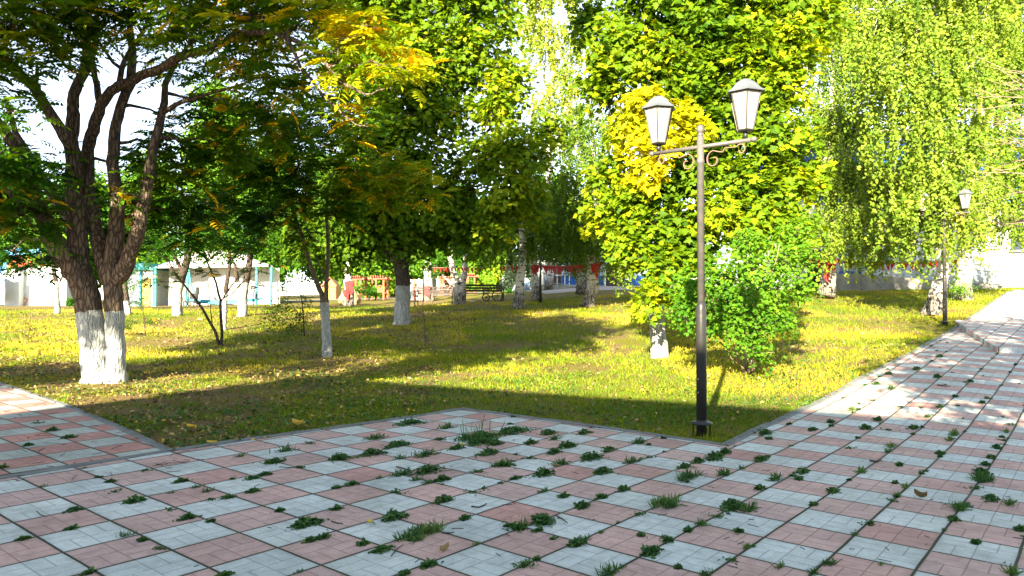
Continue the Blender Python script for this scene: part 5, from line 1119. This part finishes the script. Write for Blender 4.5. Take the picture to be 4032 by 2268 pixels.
# broad-leaved ground plants among the grass
x, y = scatter(26000, 6, 14, 1.3); dn = vnoise(x, y, .7, 12) + np.where((x < -1) & (x > -5), .1, 0)
ok = ~paved(x, y) & (dn > .52) & (rg.uniform(0, 1, len(x)) < .8); x, y = x[ok], y[ok]; m = len(x)
P = np.stack([x, y, terr(x, y) + rg.uniform(.0, .03, m)], 1); A = rg.normal(size=(m, 3)) * np.array([1, 1, .25]) + UP * .35
V, Fc, k = place(t_leaf(.5, .1), P, A, UP + rg.normal(0, .4, (m, 3)), rg.uniform(.03, .075, m))
tag(npmesh('ground_cover', V, Fc, 4, M_WEED, None, np.repeat(np.clip(.5 + rg.normal(0, .22, m), 0, 1), k)), 'low broad-leaved plants growing through the near lawn', 'ground cover', kind='stuff')
x, y = scatter(60000, 6, 30, 1.4)
w_ = np.where((x < -1.2), .55, .16) + np.where((x < -3.2) & (y < 15), .35, 0) - np.where(y > 18, .12, 0)
ok = ~paved(x, y) & (rg.uniform(0, 1, len(x)) < w_ * (.25 + vnoise(x, y, .9, 21) * .9) * .8); x, y = x[ok], y[ok]; m = len(x)
P = np.stack([x, y, terr(x, y) + rg.uniform(.005, .035, m)], 1); A = rg.normal(size=(m, 3)) * np.array([1, 1, .25])
V, Fc, k = place(t_leaf(.55, .22), P, A, UP + rg.normal(0, .45, (m, 3)), rg.uniform(.03, .075, m) * np.clip(y / 12, 1, 1.6))
tl_ = np.clip(rg.normal(.5, .24, m), 0, .84); tl_[rg.uniform(0, 1, m) < .025] = .97
tag(npmesh('fallen_leaves', V, Fc, 4, M_LITTER, None, np.repeat(tl_, k)), 'brown and tan fallen leaves scattered over the lawn', 'leaf litter', kind='stuff')
# weeds in the paving joints ------------------------------------------------
WD = """1615 1656 110 c;1730 1722 80 r;2018 1683 160 c;1565 1744 100 c;1465 1777 110 c;1675 1783 110 g;1338 1802 80 r;1576 1802 50 g;1924 1777 95 c;1880 1852 66 r;2086 1799 60 r;2139 1860 95 c;2205 1821 70 g;2233 1750 90 c;2183 1725 50 g;2183 1776 66 c;2327 1794 110 c;2398 1769 60 c;2374 1852 80 c;2514 1738 60 t;2487 1813 66 g;2550 1796 44 r;1686 1843 130 c;1576 1865 75 g;1642 1885 50 g;1681 1899 50 g;1742 1885 70 c;1388 1904 45 c;1493 1882 33 g;1562 1934 66 r;1858 1932 66 r;1902 1923 44 r;2029 1882 40 c;2139 1934 50 g;2219 1951 44 c;2371 1957 50 c;2454 1926 55 c;2294 1990 70 c;1747 1965 88 c;1551 2028 110 c;1504 2161 77 c;1427 2143 40 c;1830 2042 36 c;1874 2141 40 d;2271 2139 77 c;2304 2122 55 g;2178 2119 24 r;2368 2096 24 g;2520 2023 55 r;2564 2166 100 c;2628 2128 50 c;2067 2224 70 t;2398 2249 100 g;2451 2233 40 g;1686 2227 60 c;1593 2260 40 c;2523 2106 30 c;2853 1777 70 c;2814 1794 100 c;2748 1813 60 c;2693 1835 60 c;2850 1863 72 g;2996 1805 70 c;2919 1843 40 g;3052 1882 72 g;3123 1868 77 r;3162 1854 66 c;2991 1921 50 c;2820 2031 50 r;2759 2061 66 g;2709 2086 36 c;3281 1932 60 c;3203 1987 24 c;3421 2059 66 r;3366 2103 44 g;3275 2215 60 g;3250 2219 50 g;3201 2255 60 g;2880 2210 50 r;2778 2260 66 g;3068 2233 60 d;3753 2042 50 c;3902 1959 72 c;3973 1979 66 g;3863 1857 88 c;3835 1915 72 r;3902 1799 44 c;3880 1827 40 c;3924 1760 40 c;3951 1727 60 r;3979 1667 50 r;3962 1697 44 d;3868 1584 30 c;3885 1567 30 d;3700 1783 44 c;3758 1705 60 d;3742 1728 50 d;3510 1755 50 d;3495 1775 44 d;3391 1854 60 d;3565 1915 50 d;3532 1948 44 d;3595 1680 50 c;3410 1680 60 c;3457 1650 44 c;3344 1760 40 r;3499 1689 44 r;3272 1658 40 c;3388 1587 50 r;3432 1573 40 r;3510 1526 40 d;3545 1598 36 r;3355 1609 44 d;3013 1700 66 c;3200 1689 44 c;3029 1726 30 c;3841 2136 36 c;4018 2081 50 c;3984 2249 88 d;3468 2224 24 d;2941 2152 50 d;3543 1830 36 c;204 1692 44 c;270 1719 44 c;146 1661 50 r;110 1752 30 c;571 1849 44 r;447 1932 40 r;530 1968 77 c;293 2006 50 c;712 1893 50 c;773 1918 40 g;817 1932 44 g;673 1940 30 g;668 2006 33 r;740 2036 60 c;497 2103 60 g;624 2158 50 r;563 2130 24 c;348 2257 40 c;828 1967 40 r;900 1956 40 c;994 1934 50 c;1043 1865 50 c;994 1882 40 c;1126 1769 66 g;944 1795 40 g;1220 1741 55 r;1336 1799 90 c;1270 2117 50 c;1220 2130 40 c;1325 2003 40 c;11 1840 30 c;1480 1720 70 g;1800 1760 60 c;1950 1742 70 c;2090 1740 60 c;2300 1700 60 c;1760 1680 60 g;2160 1700 70 c;3700 1400 40 c;3610 1450 40 c;3500 1470 36 c;3450 1510 36 c;3760 1560 30 c;3650 1640 30 c;3820 1500 30 c;3700 1600 30 c;3690 1480 44 c"""
def tuft(c, wm, kind, r):
    """returns V, F(quads), tint for one weed of about width wm metres"""
    Vs = []; Fs = []; Ts = []; o = 0
    def add(T, P, A, N, s_, t_):
        nonlocal o
        V, Fc, k = place(T, P, A, N, s_); Vs.append(V); Fs.append(Fc + o); Ts.append(np.repeat(t_, k)); o += len(V)
    bd_ = np.array([BV[0], BV[1], 0])
    if kind in 'cC':
        n = int(60 + 900 * wm); q = rg.normal(0, .26, (n, 1)) * bd_ * wm + rg.normal(0, .13, (n, 3)) * wm
        P = c + q * np.array([1, 1, .0]) + UP * (rg.uniform(0, .28, n) * min(wm, .2) * np.exp(-(np.linalg.norm(q[:, :2], axis=1) / (.35 * wm)) ** 2))[:, None]
        add(t_leaf(.75, .1), P, rg.normal(size=(n, 3)) * np.array([1, 1, .3]), UP + rg.normal(0, .5, (n, 3)), rg.uniform(.012, .030, n) * (1 + wm), rg.normal(.42, .2, n))
    if kind in 'rtR':
        n = 14 if kind != 'R' else 30; a = rg.uniform(0, 6.28, n); A = np.stack([np.cos(a), np.sin(a), rg.uniform(.05, .7, n)], 1)
        add(t_leaf(.42, .12), np.repeat(c[None], n, 0) + rg.normal(0, .006, (n, 3)), A, UP + rg.normal(0, .25, (n, 3)), wm * rg.uniform(.22, .42, n), rg.normal(.45, .16, n))
        n = 26; P = c + rg.normal(0, .3, (n, 3)) * wm * np.array([1, 1, 0]); add(t_leaf(.6, .1), P, rg.normal(size=(n, 3)) * np.array([1, 1, .4]) + UP * .2, UP + rg.normal(0, .4, (n, 3)), rg.uniform(.015, .03, n), rg.normal(.4, .15, n))
    if kind in 'gdtG':
        n = int(36 + 420 * wm); q = rg.normal(0, .28, (n, 1)) * bd_ * wm + rg.normal(0, .10, (n, 3)) * wm
        A = rg.normal(0, .55, (n, 3)) + UP * (1.0 if kind == 't' else .8); A[:, 2] = np.abs(A[:, 2])
        add((np.array([(-.05, 0, 0), (.05, 0, 0), (.04, .6, .06), (0, 1, .3)]), np.array([(0, 1, 2, 3)])), c + q * np.array([1, 1, 0]), A, rg.normal(size=(n, 3)) + np.array([0, -.5, 0]), rg.uniform(.2, .5, n) * min(max(wm, .05), .16), (rg.normal(.72, .14, n) if kind == 'd' else rg.normal(.45, .17, n)))
    if kind in 'tT':
        n = 16; A = rg.normal(0, .16, (n, 3)) + UP
        add((np.array([(-.02, 0, 0), (.02, 0, 0), (.03, .9, 0), (0, 1, 0)]), np.array([(0, 1, 2, 3)])), c + rg.normal(0, .25, (n, 3)) * wm * np.array([1, 1, 0]), A, rg.normal(size=(n, 3)) + np.array([0, -1, 0]), wm * rg.uniform(.25, .55, n), rg.normal(.6, .15, n))
    return np.concatenate(Vs), np.concatenate(Fs), np.concatenate(Ts)
Vs, Fs, Ts = [], [], []; o_ = 0
def gpt(px, py, off=.02):
    p = pg(px, py, off); return np.array(p)
lst = [(float(a), float(b), float(c), d) for a, b, c, d in (q.split() for q in WD.split(';'))]
for px, py, s_, kd in lst:
    c = gpt(px, py + s_ * .12); V, Fc, T_ = tuft(c, s_ * c[1] / F, kd, rg); Vs.append(V); Fs.append(Fc + o_); Ts.append(T_); o_ += len(V)
# small sprouts along the joints that run towards the far right, and some on the others
for k in range(520):
    i, j = rg.uniform(-6, 40), round(rg.uniform(-4, 24))
    if rg.uniform() < .25: i, j = round(i), j + rg.uniform(0, 1)
    X_, Y_ = ij2xy(i, j)
    if Y_ < 3.6 or abs(X_) > .74 * Y_ or not bool(paved(np.array([X_]), np.array([Y_]))[0]) or Y_ > 20: continue
    if X_ < -.5 and rg.uniform() < .5: continue
    c = np.array([X_, Y_, tz(X_, Y_) + .02]); V, Fc, T_ = tuft(c, rg.uniform(.02, .06), 'ccrg'[rg.randint(4)], rg); Vs.append(V); Fs.append(Fc + o_); Ts.append(T_); o_ += len(V)
tag(npmesh('joint_weeds', np.concatenate(Vs), np.concatenate(Fs), 4, M_WEED, None, np.clip(np.concatenate(Ts), 0, 1)), 'small green weeds growing from the joints of the paving', 'weeds', kind='stuff')
def weed(px, py, s_, kd, label, rep=1, cat='weed'):
    c = gpt(px, py + s_ * .12); W_ = [tuft(c + (rg.normal(0, .25, 3) * np.array([1, 1, 0]) * s_ * c[1] / F if k else 0), s_ * c[1] / F * (1 if k == 0 else .7), kd[k % len(kd)], rg) for k in range(rep)]
    V = []; Fc = []; T_ = []; o = 0
    for a, b, d in W_: V.append(a); Fc.append(b + o); T_.append(d); o += len(a)
    ob = npmesh('weed_clump', np.concatenate(V), np.concatenate(Fc), 4, M_WEED, None, np.clip(np.concatenate(T_), 0, 1)); tag(origin_to(ob, c), label, cat, 'large weed clumps on the paving')
weed(1885, 1712, 170, 'tctcr', 'tallest spiky weed clump with dead leaves at the far corner of the square', 7)
weed(2045, 2070, 120, 'RtR', 'broad dark-leaved plantain rosette in the front middle of the paving', 3)
weed(2128, 2036, 130, 'RcR', 'long leafy dock weed touching the plantain rosette on its right', 4)
weed(1990, 1821, 100, 'RtR', 'upright broad-leaved weed a few slabs behind the plantain rosette', 3)
weed(1065, 1813, 94, 'Rcr', 'leafy low weed on the left part of the square near the lawn kerb', 3)
weed(1209, 2058, 105, 'ccc', 'round dense cushion weed on pink and white slabs at front left', 3)
weed(1686, 2081, 110, 'dgd', 'straggly dry grass tuft along a joint at front centre-left', 3)
weed(1609, 2111, 100, 'gdr', 'green grass tuft at the lower end of the dry grass strip', 3)
weed(2625, 1970, 120, 'ddg', 'thin dry grass strip between the lamp post and the red slab', 3)
weed(2891, 1990, 120, 'cgc', 'long bushy weed strip beside the bright red slab', 4)
weed(2715, 1871, 110, 'grg', 'spreading grassy weed just in front of the near lamp post', 3)
weed(3786, 1981, 110, 'RtT', 'tall spiky dandelion clump at the right of the square', 3)
weed(3857, 1880, 84, 'gGg', 'bright green round grass tuft behind the dandelion clump', 4)
# big leaves, twigs
def leafobj(px, py, s_, mat_t, label, curl=.25, name='fallen_leaf', up=.0, mat=None):
    c = gpt(px, py, .025 + up); rr = np.random.RandomState(int(px)); a = rr.uniform(0, 6.28)
    n = 6; V = []; Fc = []
    for k in range(n + 1):
        u = k / n; w2 = .30 * math.sin(math.pi * min(1, u * .96 + .02)) ** .8
        for q in (-1, -.5, 0, .5, 1): V.append((q * w2, u, curl * (abs(q) ** 1.5) * .45 + curl * .6 * (u - .5) ** 2 * 2))
    for k in range(n):
        for q in range(4): Fc.append((k * 5 + q, k * 5 + q + 1, (k + 1) * 5 + q + 1, (k + 1) * 5 + q))
    V = np.array(V) * s_; co, si = math.cos(a), math.sin(a); V = np.stack([V[:, 0] * co - V[:, 1] * si, V[:, 0] * si + V[:, 1] * co, V[:, 2]], 1) + c
    tag(origin_to(npmesh(name, V, np.array(Fc), 4, mat or M_LITTER, None, np.full(len(V), mat_t)), c), label, 'leaf')
leafobj(1455, 2062, .055, 1.0, 'bright yellow leaf lying alone on the front paving')
leafobj(1768, 2168, .07, .7, 'curled pale brown leaf on a pink slab at the front', .8)
leafobj(1830, 1755, .07, .95, 'yellow leaf at the foot of the tall weed clump', .2)
leafobj(2205, 1838, .09, .78, 'pale tan leaf among the weeds behind the plantain', .2)
leafobj(3600, 1955, .09, .35, 'curled brown leaf beside the dry tuft at right', .8)
leafobj(735, 1682, .13, 1.0, 'large yellow leaf on the lawn near the left kerb', .35, up=.03)
leafobj(1150, 1672, .15, .93, 'large upturned yellow-brown leaf on the near lawn', .6, up=.03)
leafobj(855, 1745, .10, .95, 'yellow leaf close to the kerb of the near lawn', .3, up=.03)
leafobj(990, 1735, .06, .97, 'small yellow leaf at the kerb right of the green plants', .3, up=.02)
def twig(pts, r, label):
    P = [Vector(gpt(px, py, .024 + r)) for px, py in pts]; o = MB().tube(P, [r] * (len(P) - 1) + [r * .5], 5).build('twig', M_BLK, smooth=True); tag(origin_to(o, P[0]), label, 'twig', 'fallen twigs on the paving')
M_BLK = worn('wet dark twig', (.05, .035, .028), .8)
twig([(1856, 1995), (1885, 1999), (1905, 1992), (1916, 1984)], .005, 'curved dark twig on a white slab in the middle')
twig([(1560, 1838), (1590, 1846), (1612, 1852)], .006, 'short dark stick left of the cushion weeds in the middle')
twig([(3424, 1815), (3450, 1818), (3472, 1812)], .008, 'forked black stick on the path at right')
twig([(1742, 2100), (1770, 2102), (1790, 2097)], .004, 'thin straight twig beside the dry grass tuft')
twig([(2190, 2030), (2216, 2045), (2236, 2060)], .004, 'thin dark twig right of the dock weed')
twig([(1540, 2190), (1560, 2165), (1590, 2145)], .003, 'thin brown stalk crossing a pink slab at the front')
twig([(1305, 2055), (1330, 2060), (1350, 2062)], .004, 'small twig right of the cushion weed')
twig([(3690, 1516), (3715, 1520), (3742, 1522)], .008, 'dark stick lying across the far sunlit path')
twig([(145, 2012), (160, 2030), (185, 2036)], .003, 'bent leaf stalk at the far left of the paving')
twig([(1100, 1838), (1140, 1842), (1175, 1840), (1200, 1843)], .003, 'long thin stalk behind the left cushion weed')
b = MB(); r3 = random.Random(4)
for k in range(60):
    px, py = r3.uniform(0, 760), r3.uniform(1560, 1900)
    p = pg(px, py, .026)
    if not bool(paved(np.array([p.x]), np.array([p.y]))[0]): continue
    a = r3.uniform(0, 6.28); L_ = r3.uniform(.05, .2); d_ = Vector((math.cos(a), math.sin(a), 0)); e_ = Vector((-d_.y, d_.x, 0)) * r3.uniform(-.3, .3)
    b.tube([p, p + d_ * L_ * .5 + e_ * L_ * .4, p + d_ * L_], .0022, 4)
for k in range(50):
    px, py = r3.uniform(700, 4000), r3.uniform(1800, 2250); p = pg(px, py, .024); a = r3.uniform(0, 6.28); L_ = r3.uniform(.02, .08); d_ = Vector((math.cos(a), math.sin(a), 0))
    b.tube([p, p + d_ * L_], .002, 4)
tag(b.build('leaf_stalks', M_BLK), 'fine dry leaf stalks littering the paving', 'litter', kind='stuff')
